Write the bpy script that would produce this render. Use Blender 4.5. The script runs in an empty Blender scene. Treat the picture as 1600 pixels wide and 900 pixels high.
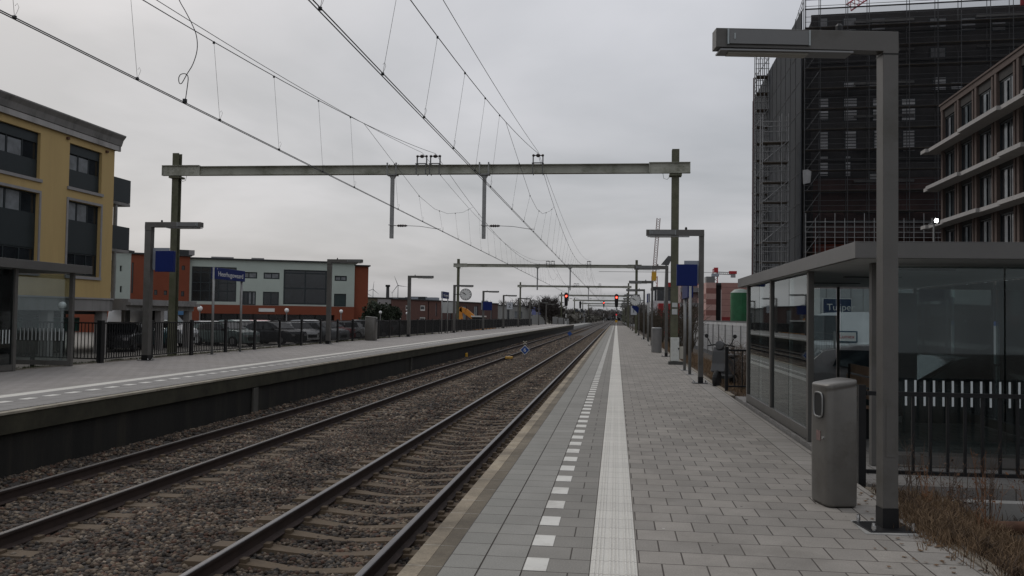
import bpy, math, random
import numpy as np
from mathutils import Vector, Matrix, noise
random.seed(7); rng=np.random.default_rng(7)
R=math.radians; PI=math.pi
SC=bpy.context.scene; COL=SC.collection
# ---------------------------------------------------------------- camera
f=1366.; roll=.0145; H=1.58
_a=163*math.cos(roll)+47*math.sin(roll); _b=47*math.cos(roll)-163*math.sin(roll)
pitch=math.atan(_b/f); yaw=math.atan(_a*math.cos(pitch)/f)
Fw=Vector((-math.sin(yaw)*math.cos(pitch),math.cos(yaw)*math.cos(pitch),math.sin(pitch)))
R0=Vector((math.cos(yaw),math.sin(yaw),0)); U0=R0.cross(Fw)
Rv=R0*math.cos(roll)+U0*math.sin(roll); Uv=-R0*math.sin(roll)+U0*math.cos(roll)
cd=bpy.data.cameras.new('camera'); cam=bpy.data.objects.new('camera',cd); COL.objects.link(cam)
cd.sensor_width=36; cd.lens=f/1600*36; cd.clip_end=8000; cd.clip_start=.05
cam.matrix_world=Matrix(((Rv.x,Uv.x,-Fw.x,0),(Rv.y,Uv.y,-Fw.y,0),(Rv.z,Uv.z,-Fw.z,H),(0,0,0,1)))
SC.camera=cam
def _ray(px,py): return Fw*f+Rv*(px-800)+Uv*(450-py)
def at(px,py,Y):            # surveying helper: a sighted direction and a known distance along the line give a world point
    d=_ray(px,py); return Vector((0,0,H))+d*(Y/d.y)
def gnd(px,py,z):
    d=_ray(px,py); return Vector((0,0,H))+d*((z-H)/d.z)
# ---------------------------------------------------------------- world, sun, exposure
W=bpy.data.worlds.new('World'); SC.world=W; W.use_nodes=True
nt=W.node_tree; N=nt.nodes; L=nt.links; N.clear()
out=N.new('ShaderNodeOutputWorld'); add=N.new('ShaderNodeAddShader')
sky=N.new('ShaderNodeTexSky'); sky.sky_type='NISHITA'; sky.sun_disc=False
sky.sun_elevation=R(38); sky.sun_rotation=R(-40); sky.dust_density=4
b1=N.new('ShaderNodeBackground'); b1.inputs[1].default_value=.012; L.new(sky.outputs[0],b1.inputs[0])
tc=N.new('ShaderNodeTexCoord'); sp=N.new('ShaderNodeSeparateXYZ'); L.new(tc.outputs['Generated'],sp.inputs[0])
def mth(op,a,b=None,clamp=False):
    n=N.new('ShaderNodeMath'); n.operation=op; n.use_clamp=clamp
    for i,v in enumerate((a,b)):
        if v is None: continue
        if isinstance(v,(int,float)): n.inputs[i].default_value=v
        else: L.new(v,n.inputs[i])
    return n.outputs[0]
zz=mth('ADD',mth('MAXIMUM',sp.outputs[2],0),.16)
cb=N.new('ShaderNodeCombineXYZ'); L.new(mth('DIVIDE',sp.outputs[0],zz),cb.inputs[0]); L.new(mth('DIVIDE',sp.outputs[1],zz),cb.inputs[1])
nz=N.new('ShaderNodeTexNoise'); nz.inputs['Scale'].default_value=.75; nz.inputs['Detail'].default_value=6; nz.inputs['Roughness'].default_value=.5
nz.inputs['Distortion'].default_value=.3; L.new(cb.outputs[0],nz.inputs[0])
cr=N.new('ShaderNodeValToRGB'); e=cr.color_ramp.elements
e[0].position=.38; e[0].color=(.385,.40,.425,1); e[1].position=.62; e[1].color=(.575,.58,.61,1)
L.new(nz.outputs[0],cr.inputs[0])
gr=mth('ADD',mth('MULTIPLY',sp.outputs[2],.75),.84)
mc=N.new('ShaderNodeMix'); mc.data_type='RGBA'; mc.blend_type='MULTIPLY'; mc.inputs[0].default_value=1
L.new(cr.outputs[0],mc.inputs[6]); L.new(gr,mc.inputs[7])
b2=N.new('ShaderNodeBackground'); b2.inputs[1].default_value=.93; L.new(mc.outputs[2],b2.inputs[0])
L.new(b1.outputs[0],add.inputs[0]); L.new(b2.outputs[0],add.inputs[1]); L.new(add.outputs[0],out.inputs[0])
sd=bpy.data.lights.new('sun','SUN'); sd.energy=.5; sd.angle=R(30); sd.color=(1,.96,.9)
so=bpy.data.objects.new('sun',sd); COL.objects.link(so); so.rotation_euler=(R(52),0,R(40+180)); so.location=(0,0,60)
SC.view_settings.view_transform='Standard'; SC.view_settings.look='None'; SC.view_settings.exposure=0; SC.view_settings.gamma=1
SC.render.engine='CYCLES'
SC.cycles.max_bounces=6; SC.cycles.transparent_max_bounces=16; SC.cycles.caustics_reflective=False; SC.cycles.caustics_refractive=False
# ---------------------------------------------------------------- materials
MATS={}
def mat(name,col,rough=.7,metal=0,var=.18,scale=3.,bump=0,bscale=40,spec=.4,dirt=None,dscale=.8,streak=False,emit=0,alpha=1):
    if name in MATS: return MATS[name]
    m=bpy.data.materials.new(name); m.use_nodes=True; n=m.node_tree.nodes; l=m.node_tree.links; p=n['Principled BSDF']
    p.inputs['Roughness'].default_value=rough; p.inputs['Metallic'].default_value=metal; p.inputs['Specular IOR Level'].default_value=spec
    g=n.new('ShaderNodeNewGeometry')
    mp=n.new('ShaderNodeMapping'); l.new(g.outputs['Position'],mp.inputs[0])
    if streak: mp.inputs['Scale'].default_value=(1,1,.12)
    a=n.new('ShaderNodeTexNoise'); a.inputs['Scale'].default_value=scale; a.inputs['Detail'].default_value=5; a.inputs['Roughness'].default_value=.65
    l.new(mp.outputs[0],a.inputs[0])
    r=n.new('ShaderNodeValToRGB'); r.color_ramp.elements[0].position=.3; r.color_ramp.elements[1].position=.7
    c=Vector(col); r.color_ramp.elements[0].color=(*(c*(1-var)),1); r.color_ramp.elements[1].color=(*(c*(1+var)),1)
    l.new(a.outputs[0],r.inputs[0]); cur=r.outputs[0]
    if dirt:
        d=n.new('ShaderNodeTexNoise'); d.inputs['Scale'].default_value=dscale; d.inputs['Detail'].default_value=7; d.inputs['Roughness'].default_value=.7
        l.new(mp.outputs[0],d.inputs[0])
        dr=n.new('ShaderNodeValToRGB'); dr.color_ramp.elements[0].position=.5; dr.color_ramp.elements[1].position=.68
        dr.color_ramp.elements[0].color=(0,0,0,1); dr.color_ramp.elements[1].color=(.8,.8,.8,1); l.new(d.outputs[0],dr.inputs[0])
        x=n.new('ShaderNodeMix'); x.data_type='RGBA'; l.new(dr.outputs[0],x.inputs[0]); l.new(cur,x.inputs[6]); x.inputs[7].default_value=(*dirt,1); cur=x.outputs[2]
    l.new(cur,p.inputs['Base Color'])
    if bump:
        bn=n.new('ShaderNodeTexNoise'); bn.inputs['Scale'].default_value=bscale; bn.inputs['Detail'].default_value=4; l.new(g.outputs['Position'],bn.inputs[0])
        bu=n.new('ShaderNodeBump'); bu.inputs['Strength'].default_value=bump; bu.inputs['Distance'].default_value=.01
        l.new(bn.outputs[0],bu.inputs['Height']); l.new(bu.outputs[0],p.inputs['Normal'])
    if emit: p.inputs['Emission Color'].default_value=(*col,1); p.inputs['Emission Strength'].default_value=emit
    if alpha<1: p.inputs['Alpha'].default_value=alpha
    MATS[name]=m; return m
def brickmat(name,c1,c2,cm,bw,bh,mortar=.004,off=.5,axes='xy',origin=(0,0,0),rough=.8,dirt=None,dscale=.6,bump=.35,spec=.3,var=.12,freq=2,spots=False):
    m=bpy.data.materials.new(name); m.use_nodes=True; n=m.node_tree.nodes; l=m.node_tree.links; p=n['Principled BSDF']
    p.inputs['Roughness'].default_value=rough; p.inputs['Specular IOR Level'].default_value=spec
    g=n.new('ShaderNodeNewGeometry'); s=n.new('ShaderNodeSeparateXYZ'); l.new(g.outputs['Position'],s.inputs[0])
    c=n.new('ShaderNodeCombineXYZ'); ix={'x':0,'y':1,'z':2}
    for k in (0,1):
        q=n.new('ShaderNodeMath'); q.operation='SUBTRACT'; q.inputs[1].default_value=origin[ix[axes[k]]]
        l.new(s.outputs[ix[axes[k]]],q.inputs[0]); l.new(q.outputs[0],c.inputs[k])
    b=n.new('ShaderNodeTexBrick'); b.inputs['Scale'].default_value=1; b.inputs['Brick Width'].default_value=bw; b.inputs['Row Height'].default_value=bh
    b.inputs['Mortar Size'].default_value=mortar; b.inputs['Mortar Smooth'].default_value=.1; b.offset=off; b.offset_frequency=freq
    b.inputs['Color1'].default_value=(*c1,1); b.inputs['Color2'].default_value=(*c2,1); b.inputs['Mortar'].default_value=(*cm,1)
    l.new(c.outputs[0],b.inputs[0]); cur=b.outputs[0]
    a=n.new('ShaderNodeTexNoise'); a.inputs['Scale'].default_value=1.1; a.inputs['Detail'].default_value=8; a.inputs['Roughness'].default_value=.7; l.new(g.outputs['Position'],a.inputs[0])
    r=n.new('ShaderNodeValToRGB'); r.color_ramp.elements[0].position=.3; r.color_ramp.elements[1].position=.7
    r.color_ramp.elements[0].color=(1-var,)*3+(1,); r.color_ramp.elements[1].color=(1+var,)*3+(1,); l.new(a.outputs[0],r.inputs[0])
    x=n.new('ShaderNodeMix'); x.data_type='RGBA'; x.blend_type='MULTIPLY'; x.inputs[0].default_value=1; l.new(cur,x.inputs[6]); l.new(r.outputs[0],x.inputs[7]); cur=x.outputs[2]
    f2=n.new('ShaderNodeTexNoise'); f2.inputs['Scale'].default_value=90; f2.inputs['Detail'].default_value=3; l.new(g.outputs['Position'],f2.inputs[0])
    r2=n.new('ShaderNodeValToRGB'); r2.color_ramp.elements[0].color=(.86,.86,.86,1); r2.color_ramp.elements[1].color=(1.14,1.14,1.14,1); r2.color_ramp.elements[0].position=.3; r2.color_ramp.elements[1].position=.7
    l.new(f2.outputs[0],r2.inputs[0])
    x=n.new('ShaderNodeMix'); x.data_type='RGBA'; x.blend_type='MULTIPLY'; x.inputs[0].default_value=1; l.new(cur,x.inputs[6]); l.new(r2.outputs[0],x.inputs[7]); cur=x.outputs[2]
    if dirt:
        d=n.new('ShaderNodeTexNoise'); d.inputs['Scale'].default_value=dscale; d.inputs['Detail'].default_value=9; d.inputs['Roughness'].default_value=.75; l.new(g.outputs['Position'],d.inputs[0])
        dr=n.new('ShaderNodeValToRGB'); dr.color_ramp.elements[0].position=.5; dr.color_ramp.elements[1].position=.72; dr.color_ramp.elements[0].color=(0,0,0,1); dr.color_ramp.elements[1].color=(.7,.7,.7,1); l.new(d.outputs[0],dr.inputs[0])
        x=n.new('ShaderNodeMix'); x.data_type='RGBA'; l.new(dr.outputs[0],x.inputs[0]); l.new(cur,x.inputs[6]); x.inputs[7].default_value=(*dirt,1); cur=x.outputs[2]
    if spots:
        for sc_,th_,cc in ((2.3,.028,(.42,.40,.37)),(3.1,.035,(.06,.055,.05)),(1.3,.03,(.09,.08,.07))):
            vo=n.new('ShaderNodeTexVoronoi'); vo.inputs['Scale'].default_value=sc_; l.new(g.outputs['Position'],vo.inputs[0])
            ls=n.new('ShaderNodeMath'); ls.operation='LESS_THAN'; ls.inputs[1].default_value=th_; l.new(vo.outputs['Distance'],ls.inputs[0])
            x=n.new('ShaderNodeMix'); x.data_type='RGBA'; l.new(ls.outputs[0],x.inputs[0]); l.new(cur,x.inputs[6]); x.inputs[7].default_value=(*cc,1); cur=x.outputs[2]
    l.new(cur,p.inputs['Base Color'])
    h=n.new('ShaderNodeMath'); h.operation='MULTIPLY_ADD'; l.new(b.outputs['Fac'],h.inputs[0]); h.inputs[1].default_value=-1; l.new(f2.outputs[0],h.inputs[2])
    bu=n.new('ShaderNodeBump'); bu.inputs['Strength'].default_value=bump; bu.inputs['Distance'].default_value=.004; l.new(h.outputs[0],bu.inputs['Height']); l.new(bu.outputs[0],p.inputs['Normal'])
    MATS[name]=m; return m
def glassmat(name,tint,trans=.75,rough=.02):
    m=bpy.data.materials.new(name); m.use_nodes=True; n=m.node_tree.nodes; l=m.node_tree.links; n.clear()
    o=n.new('ShaderNodeOutputMaterial'); t=n.new('ShaderNodeBsdfTransparent'); t.inputs[0].default_value=(*tint,1)
    g=n.new('ShaderNodeBsdfGlossy'); g.inputs['Roughness'].default_value=rough; g.inputs[0].default_value=(.9,.95,.95,1)
    d=n.new('ShaderNodeBsdfDiffuse'); d.inputs[0].default_value=(.3,.33,.33,1)
    fr=n.new('ShaderNodeFresnel'); fr.inputs[0].default_value=1.5
    x=n.new('ShaderNodeMixShader'); x2=n.new('ShaderNodeMixShader')
    nn=n.new('ShaderNodeTexNoise'); nn.inputs['Scale'].default_value=2.2; nn.inputs['Detail'].default_value=7
    gg=n.new('ShaderNodeNewGeometry'); l.new(gg.outputs['Position'],nn.inputs[0])
    mr=n.new('ShaderNodeMapRange'); mr.inputs[1].default_value=.4; mr.inputs[2].default_value=.8; mr.inputs[3].default_value=.015; mr.inputs[4].default_value=.07; l.new(nn.outputs[0],mr.inputs[0])
    l.new(mr.outputs[0],x2.inputs[0]); l.new(t.outputs[0],x2.inputs[1]); l.new(d.outputs[0],x2.inputs[2])
    l.new(fr.outputs[0],x.inputs[0]); l.new(x2.outputs[0],x.inputs[1]); l.new(g.outputs[0],x.inputs[2]); l.new(x.outputs[0],o.inputs[0])
    MATS[name]=m; return m
M_lamp=mat('painted grey steel',(.105,.10,.093),.45,.2,.10,2,bump=.08,dirt=(.075,.07,.06),dscale=2.2)
M_dark=mat('black steel',(.012,.012,.013),.45,.3,.2)
M_galv=mat('galvanised steel',(.24,.24,.235),.45,.6,.12,6)
M_bolt=mat('bright bolt',(.6,.6,.6),.25,.9,.05)
M_green=mat('mossy green mast',(.095,.095,.062),.75,.0,.25,4,dirt=(.06,.068,.034),dscale=1.5,bump=.1)
M_beam=mat('weathered pale beam',(.36,.36,.31),.7,.1,.12,1.5,dirt=(.11,.115,.07),dscale=.9,bump=.1)
M_blue=mat('sign blue',(.004,.014,.10),.55,0,.05,spec=.2)
M_white=mat('white paint',(.62,.62,.6),.5,0,.05)
M_signgrey=mat('sign back grey',(.26,.28,.31),.5,0,.05)
M_glass=glassmat('shelter glass',(.70,.75,.75))
M_wire=mat('wire',(.02,.02,.022),.5,.5,.1)
M_insul=mat('insulator',(.03,.02,.02),.3,0,.2)
M_bin=mat('bin grey paint',(.14,.133,.122),.4,.35,.08,5,bump=.05,dirt=(.10,.092,.08),dscale=3)
M_black=mat('black rubber',(.01,.01,.01),.7,0,.2)
M_win=mat('dark window glass',(.012,.015,.018),.12,0,.5,1.2,spec=.7)
M_winpale=mat('curtained window',(.16,.17,.18),.3,0,.35,2.5)
M_winframe=mat('anthracite frame',(.015,.022,.025),.45,0,.1)
M_yellow=mat('yellow render',(.46,.33,.145),.85,0,.05,.6,dirt=(.40,.285,.125),dscale=.7,streak=True,bump=.1,bscale=60)
M_stone=mat('grey cornice stone',(.22,.212,.205),.8,0,.12,1.5,streak=True,dirt=(.08,.08,.075))
M_palestone=mat('pale stone trim',(.26,.25,.25),.75,0,.1)
M_orange=mat('rust orange render',(.19,.05,.024),.85,0,.1,.5,bump=.1)
M_mint=mat('pale mint render',(.40,.45,.41),.85,0,.06,.5)
M_rooftrim=mat('dark roof trim',(.03,.033,.035),.6)
M_asph=mat('asphalt',(.055,.055,.055),.9,0,.2,2,bump=.2)
M_light=mat('car park paving',(.17,.155,.135),.9,0,.15,1.2,bump=.2)
M_grass=mat('dry grass green',(.045,.052,.022),.9,0,.35,5)
M_dead=mat('dead grass',(.16,.105,.06),.9,0,.35,9)
M_deadstem=mat('dead stems',(.085,.055,.038),.85,0,.4,9)
M_bark=mat('bark',(.045,.038,.032),.9,0,.3,8)
M_twig=mat('bare twigs',(.05,.043,.037),.9,0,.3,4)
M_foliage=mat('dark evergreen foliage',(.022,.03,.016),.85,0,.5,3)
M_soil=mat('brown soil',(.05,.037,.026),.95,0,.4,9,bump=.6,bscale=30)
M_kerb=mat('old concrete',(.20,.175,.14),.9,0,.25,5,dirt=(.10,.085,.06),dscale=2.5,bump=.3)
M_concrete=mat('plain concrete',(.27,.265,.25),.85,0,.14,2,bump=.2)
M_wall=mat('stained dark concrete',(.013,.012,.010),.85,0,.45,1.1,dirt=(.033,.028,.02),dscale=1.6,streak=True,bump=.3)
M_rustpipe=mat('rusty pipe',(.10,.05,.03),.8,.2,.3,8)
M_wood=mat('bench wood',(.19,.115,.075),.6,0,.2,8)
M_brick=mat('red brown brick',(.105,.052,.042),.9,0,.15,2.5,bump=.2)
M_brickd=mat('dark brown brick',(.075,.04,.034),.9,0,.15,2.5)
M_red=mat('red paint',(.35,.02,.025),.5,0,.1)
M_redlamp=mat('signal red lens',(1,.05,.03),.3,emit=9)
M_flood=mat('lit floodlight',(1,1,.97),.3,emit=30)
M_gold=mat('yellow paint',(.55,.30,.02),.55,0,.15)
M_excav=mat('orange machine paint',(.55,.22,.03),.5,0,.15)
M_lum=mat('opal globe',(.75,.75,.74),.35,0,.03)
M_pinkd=mat('dark pink brick',(.28,.13,.11),.85,0,.08)
M_pinkl=mat('light pink brick',(.52,.33,.29),.85,0,.08)
M_tank=mat('green tank paint',(.02,.115,.045),.45,0,.25,1,dirt=(.02,.07,.03))
M_net=mat('black debris netting',(.02,.021,.024),.85,0,.35,.3,alpha=.16)
M_netsolid=mat('navy black netting',(.017,.021,.026),.85,0,.3,.25,alpha=.94)
M_tower=mat('unfinished dark wall',(.045,.041,.04),.9,0,.4,.35)
M_towerred=mat('raw red block wall',(.12,.032,.022),.9,0,.4,.5)
M_slab=mat('pale balcony slab',(.33,.315,.30),.8,0,.08,2)
M_brown=mat('brown brick pilaster',(.095,.07,.06),.85,0,.14,2,bump=.15)
M_scaf=mat('scaffold tube',(.24,.24,.24),.5,.5,.2)
M_scafd=mat('dull scaffold tube',(.11,.11,.112),.5,.5,.2)
M_board=mat('scaffold board',(.10,.075,.05),.85,0,.3)
M_hoard=mat('pale hoarding panels',(.50,.50,.50),.7,0,.08,.5,dirt=(.3,.3,.29))
M_tactile=None
# ---------------------------------------------------------------- mesh helpers
class MB:
    def __init__(s): s.v=[]; s.f=[]; s.sm=False
    def quadbox(s,x0,x1,y0,y1,z0,z1,m=None):
        i=len(s.v); P=[(x0,y0,z0),(x1,y0,z0),(x1,y1,z0),(x0,y1,z0),(x0,y0,z1),(x1,y0,z1),(x1,y1,z1),(x0,y1,z1)]
        if m is not None: P=[tuple(m@Vector(p)) for p in P]
        s.v+=P; s.f+=[tuple(i+k for k in q) for q in ((0,3,2,1),(4,5,6,7),(0,1,5,4),(1,2,6,5),(2,3,7,6),(3,0,4,7))]
        return s
    def box(s,x0,x1,y0,y1,z0,z1,m=None):
        return s.quadbox(min(x0,x1),max(x0,x1),min(y0,y1),max(y0,y1),min(z0,z1),max(z0,z1),m)
    def cbox(s,cx,cy,cz,w,d,h,m=None): return s.box(cx-w/2,cx+w/2,cy-d/2,cy+d/2,cz-h/2,cz+h/2,m)
    def tube(s,pts,r,n=6,cap=True):
        pts=[Vector(p) for p in pts]; rr=r if isinstance(r,(list,tuple)) else [r]*len(pts)
        i0=len(s.v); up=None
        for k,p in enumerate(pts):
            if k==0: t=pts[1]-pts[0]
            elif k==len(pts)-1: t=pts[-1]-pts[-2]
            else: t=pts[k+1]-pts[k-1]
            t.normalize()
            if up is None: up=Vector((0,0,1)) if abs(t.z)<.9 else Vector((1,0,0))
            a=t.cross(up)
            if a.length<1e-4: a=t.cross(Vector((0,1,0)))
            a.normalize(); b=a.cross(t).normalized(); up=b
            for q in range(n):
                an=2*PI*q/n; s.v.append(tuple(p+(a*math.cos(an)+b*math.sin(an))*rr[k]))
        for k in range(len(pts)-1):
            for q in range(n):
                a0=i0+k*n+q; a1=i0+k*n+(q+1)%n; s.f.append((a0,a1,a1+n,a0+n))
        if cap:
            s.f.append(tuple(i0+q for q in range(n))[::-1]); e0=i0+(len(pts)-1)*n; s.f.append(tuple(e0+q for q in range(n)))
        return s
    def lathe(s,prof,c,n=20,axis='z'):
        i0=len(s.v); c=Vector(c)
        for (r,h) in prof:
            for q in range(n):
                an=2*PI*q/n; x,y=r*math.cos(an),r*math.sin(an)
                s.v.append(tuple(c+(Vector((x,y,h)) if axis=='z' else Vector((x,h,y)) if axis=='y' else Vector((h,x,y)))))
        for k in range(len(prof)-1):
            for q in range(n):
                a0=i0+k*n+q; a1=i0+k*n+(q+1)%n; s.f.append((a0,a1,a1+n,a0+n))
        s.f.append(tuple(i0+q for q in range(n))[::-1]); e0=i0+(len(prof)-1)*n; s.f.append(tuple(e0+q for q in range(n)))
        return s
    def prism(s,poly,y0,y1,plane='xz',m=None):     # polygon extruded along the third axis
        i=len(s.v); n=len(poly)
        for h in (y0,y1):
            for (a,b) in poly:
                p=(a,h,b) if plane=='xz' else (a,b,h) if plane=='xy' else (h,a,b)
                s.v.append(tuple(m@Vector(p)) if m is not None else p)
        s.f.append(tuple(range(i,i+n))); s.f.append(tuple(range(i+2*n-1,i+n-1,-1)))
        for k in range(n): s.f.append((i+k,i+n+k,i+n+(k+1)%n,i+(k+1)%n))
        return s
    def poly(s,pts): i=len(s.v); s.v+=[tuple(p) for p in pts]; s.f.append(tuple(range(i,i+len(pts)))); return s
    def build(s,name,m,parent=None,smooth=False,bevel=0,loc=None,rot=None,kind=None,label=None,seg=2):
        me=bpy.data.meshes.new(name); me.from_pydata(s.v,[],s.f); me.validate(); me.update()
        import bmesh
        bm=bmesh.new(); bm.from_mesh(me); bmesh.ops.recalc_face_normals(bm,faces=bm.faces)
        if bevel: 
            bmesh.ops.remove_doubles(bm,verts=bm.verts,dist=1e-5)
            bmesh.ops.bevel(bm,geom=list(bm.edges),offset=bevel,segments=seg,affect='EDGES',profile=.5)
        bm.to_mesh(me); bm.free()
        me.materials.append(m)
        if smooth:
            for p in me.polygons: p.use_smooth=True
        o=bpy.data.objects.new(name,me); COL.objects.link(o)
        if parent: o.parent=parent
        if loc: o.location=loc
        if rot: o.rotation_euler=rot
        if kind: o['kind']=kind
        if label: o['label']=label
        return o
def thing(name,label,cat,loc=(0,0,0),rz=0,group=None,kind=None):
    o=bpy.data.objects.new(name,None); COL.objects.link(o); o.location=loc; o.rotation_euler=(0,0,rz); o.empty_display_size=.2
    if label: o['label']=label
    if cat: o['category']=cat
    if group: o['group']=group
    if kind: o['kind']=kind
    return o
def tag(o,label,cat,group=None):
    o['label']=label; o['category']=cat
    if group: o['group']=group
    return o
def dup(root,loc,rz=None,label=None,group=None):
    r=root.copy(); COL.objects.link(r); r.location=loc
    if rz is not None: r.rotation_euler=(0,0,rz)
    if label: r['label']=label
    if group: r['group']=group
    for ch in list(root.children):
        c=ch.copy(); COL.objects.link(c); c.parent=r
        for g in list(ch.children):
            d=g.copy(); COL.objects.link(d); d.parent=c
    return r
def text(name,body,size,m,parent,loc,rot,extr=.002,align='LEFT'):
    cu=bpy.data.curves.new(name,'FONT'); cu.body=body; cu.size=size; cu.extrude=extr; cu.align_x=align; cu.align_y='CENTER'
    t=bpy.data.objects.new(name,cu); COL.objects.link(t); bpy.context.view_layer.update()
    me=bpy.data.meshes.new_from_object(t.evaluated_get(bpy.context.evaluated_depsgraph_get()))
    bpy.data.objects.remove(t); me.materials.clear(); me.materials.append(m)
    o=bpy.data.objects.new(name,me); COL.objects.link(o); o.parent=parent; o.location=loc; o.rotation_euler=rot
    return o
def sheet(name,x0,x1,y0,y1,z,m,nx=1,ny=1,zf=None,**k):
    b=MB()
    for j in range(ny+1):
        for i in range(nx+1):
            x=x0+(x1-x0)*i/nx; y=y0+(y1-y0)*j/ny; b.v.append((x,y,z if zf is None else zf(x,y)))
    for j in range(ny):
        for i in range(nx): a=j*(nx+1)+i; b.f.append((a,a+1,a+nx+2,a+nx+1))
    return b.build(name,m,**k)
# ================================================================ ground and track bed
TR=[(-2.99,-.72),(-7.12,-.76)]     # track centre x, rail top z
def bedz(x,y):
    z=-.955
    for c,t in TR:
        d=abs(x-c)
        if d<1.9: z=max(z,t-.222-.035*max(0,1-d/.7)) if d<1.3 else max(z,t-.222-.035*(d-1.3))
    z=max(z,-.955+.06*max(0,1-abs(x+5.05)/.9))
    if x<-8.1: z=max(z,-.93+.10*min(1,(-8.1-x)/.4))
    return z+.018*noise.noise(Vector((x*1.7,y*1.7,0)))
sheet('ground',-2500,2500,-60,3500,-1.1,M_soil,kind='structure')
sheet('parking_ground',-140,-16.4,-10,420,-.45,M_light,kind='structure')
sheet('site_ground',2.9,160,-10,500,-.4,M_asph,kind='structure')
M_bed=mat('fine dark ballast',(.05,.042,.037),.95,0,.6,22,bump=1,bscale=45,dirt=(.03,.026,.022),dscale=3)
sheet('track_bed',-8.75,-1.3,3,60,0,M_bed,60,280,zf=bedz,kind='structure')
sheet('far_track_bed',-8.75,-1.3,60,190,0,M_bed,30,60,zf=bedz,kind='structure')
sheet('distant_track_bed',-12.5,3.0,190,900,-.94,M_bed,kind='structure')
# ballast stones: real little stones, one uncountable mass
def ballast(name,y0,y1,dens,size,seed):
    r=np.random.default_rng(seed); A=(7.3)*(y1-y0); n=int(A*dens)
    x=r.uniform(-8.62,-1.36,n); y=r.uniform(y0,y1,n)
    if y0<10: 
        keep=x<-1.3; 
    # thin the stones lying over sleepers
    inm=np.zeros(n,bool)
    for c,t in TR:
        fr=np.abs(((y-.0+.3)%.6)-.3); inm|=(np.abs(x-c)<1.27)&(fr<.085+.05*(np.abs(x-c)>.6))
        for s in (-.7535,.7535): inm|=np.abs(x-c-s)<.075
    keep=~inm|((r.random(n)<.05)&(y>0)); rail=np.zeros(n,bool)
    for c,t in TR:
        for s in (-.7535,.7535): rail|=np.abs(x-c-s)<.075
    keep&=~rail; x=x[keep]; y=y[keep]; n=len(x)
    z=np.array([bedz(a,b) for a,b in zip(x,y)])+r.uniform(-.004,.018,n)
    ph=(1+5**.5)/2
    ico=np.array([(-1,ph,0),(1,ph,0),(-1,-ph,0),(1,-ph,0),(0,-1,ph),(0,1,ph),(0,-1,-ph),(0,1,-ph),(ph,0,-1),(ph,0,1),(-ph,0,-1),(-ph,0,1)])/1.902
    fc=np.array([(0,11,5),(0,5,1),(0,1,7),(0,7,10),(0,10,11),(1,5,9),(5,11,4),(11,10,2),(10,7,6),(7,1,8),(3,9,4),(3,4,2),(3,2,6),(3,6,8),(3,8,9),(4,9,5),(2,4,11),(6,2,10),(8,6,7),(9,8,1)])
    sc=r.uniform(.6,1.25,(n,3))*size; sc[:,2]*=.7
    v=ico[None]*(1+r.uniform(-.28,.28,(n,12,1)))*sc[:,None,:]
    a=r.uniform(0,2*PI,n); b=r.uniform(-.6,.6,n); ca,sa,cb_,sb=np.cos(a),np.sin(a),np.cos(b),np.sin(b)
    y1_=v[:,:,1]*cb_[:,None]-v[:,:,2]*sb[:,None]; z1_=v[:,:,1]*sb[:,None]+v[:,:,2]*cb_[:,None]; x1_=v[:,:,0]
    X=x1_*ca[:,None]-y1_*sa[:,None]+x[:,None]; Y=x1_*sa[:,None]+y1_*ca[:,None]+y[:,None]; Z=z1_+z[:,None]
    V=np.stack([X,Y,Z],-1).reshape(-1,3).astype(np.float32); F=(fc[None]+12*np.arange(n)[:,None,None]).reshape(-1)
    me=bpy.data.meshes.new(name); me.vertices.add(len(V)); me.vertices.foreach_set('co',V.ravel())
    nf=len(F)//3; me.loops.add(nf*3); me.loops.foreach_set('vertex_index',F.astype(np.int32)); me.polygons.add(nf)
    me.polygons.foreach_set('loop_start',np.arange(0,nf*3,3,dtype=np.int32)); me.polygons.foreach_set('loop_total',np.full(nf,3,dtype=np.int32))
    me.update()
    at_=me.attributes.new('tint','FLOAT','POINT'); at_.data.foreach_set('value',np.repeat(r.random(n),12).astype(np.float32))
    me.materials.append(M_stones); o=bpy.data.objects.new(name,me); COL.objects.link(o); o['kind']='stuff'
    tag(o,'coarse brown and grey ballast stones between the rails' if y0<10 else ('ballast stones further along the tracks' if y0<30 else 'distant ballast stones near the far signals'),'ballast'); return o
M_stones=bpy.data.materials.new('ballast stones'); M_stones.use_nodes=True
n_=M_stones.node_tree.nodes; l_=M_stones.node_tree.links; p_=n_['Principled BSDF']; p_.inputs['Roughness'].default_value=.85; p_.inputs['Specular IOR Level'].default_value=.3
a_=n_.new('ShaderNodeAttribute'); a_.attribute_name='tint'; r_=n_.new('ShaderNodeValToRGB'); r_.color_ramp.interpolation='CONSTANT'
cols=[(.047,.044,.042),(.085,.065,.052),(.06,.048,.04),(.125,.10,.08),(.10,.062,.047),(.07,.068,.066),(.17,.145,.115),(.04,.034,.03),(.10,.085,.07),(.24,.215,.185)]
e_=r_.color_ramp.elements; e_[0].color=(*cols[0],1); e_[1].position=.14; e_[1].color=(*cols[1],1)
for i,c in enumerate(cols[2:]): q=e_.new(.25+i*.1 if i<7 else .965); q.color=(*c,1)
l_.new(a_.outputs['Fac'],r_.inputs[0]); g_=n_.new('ShaderNodeNewGeometry'); q_=n_.new('ShaderNodeTexNoise'); q_.inputs['Scale'].default_value=1.3; q_.inputs['Detail'].default_value=4; l_.new(g_.outputs['Position'],q_.inputs[0])
w_=n_.new('ShaderNodeValToRGB'); w_.color_ramp.elements[0].position=.35; w_.color_ramp.elements[1].position=.65; w_.color_ramp.elements[0].color=(.45,.41,.38,1); w_.color_ramp.elements[1].color=(1.42,1.3,1.16,1); l_.new(q_.outputs[0],w_.inputs[0])
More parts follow.
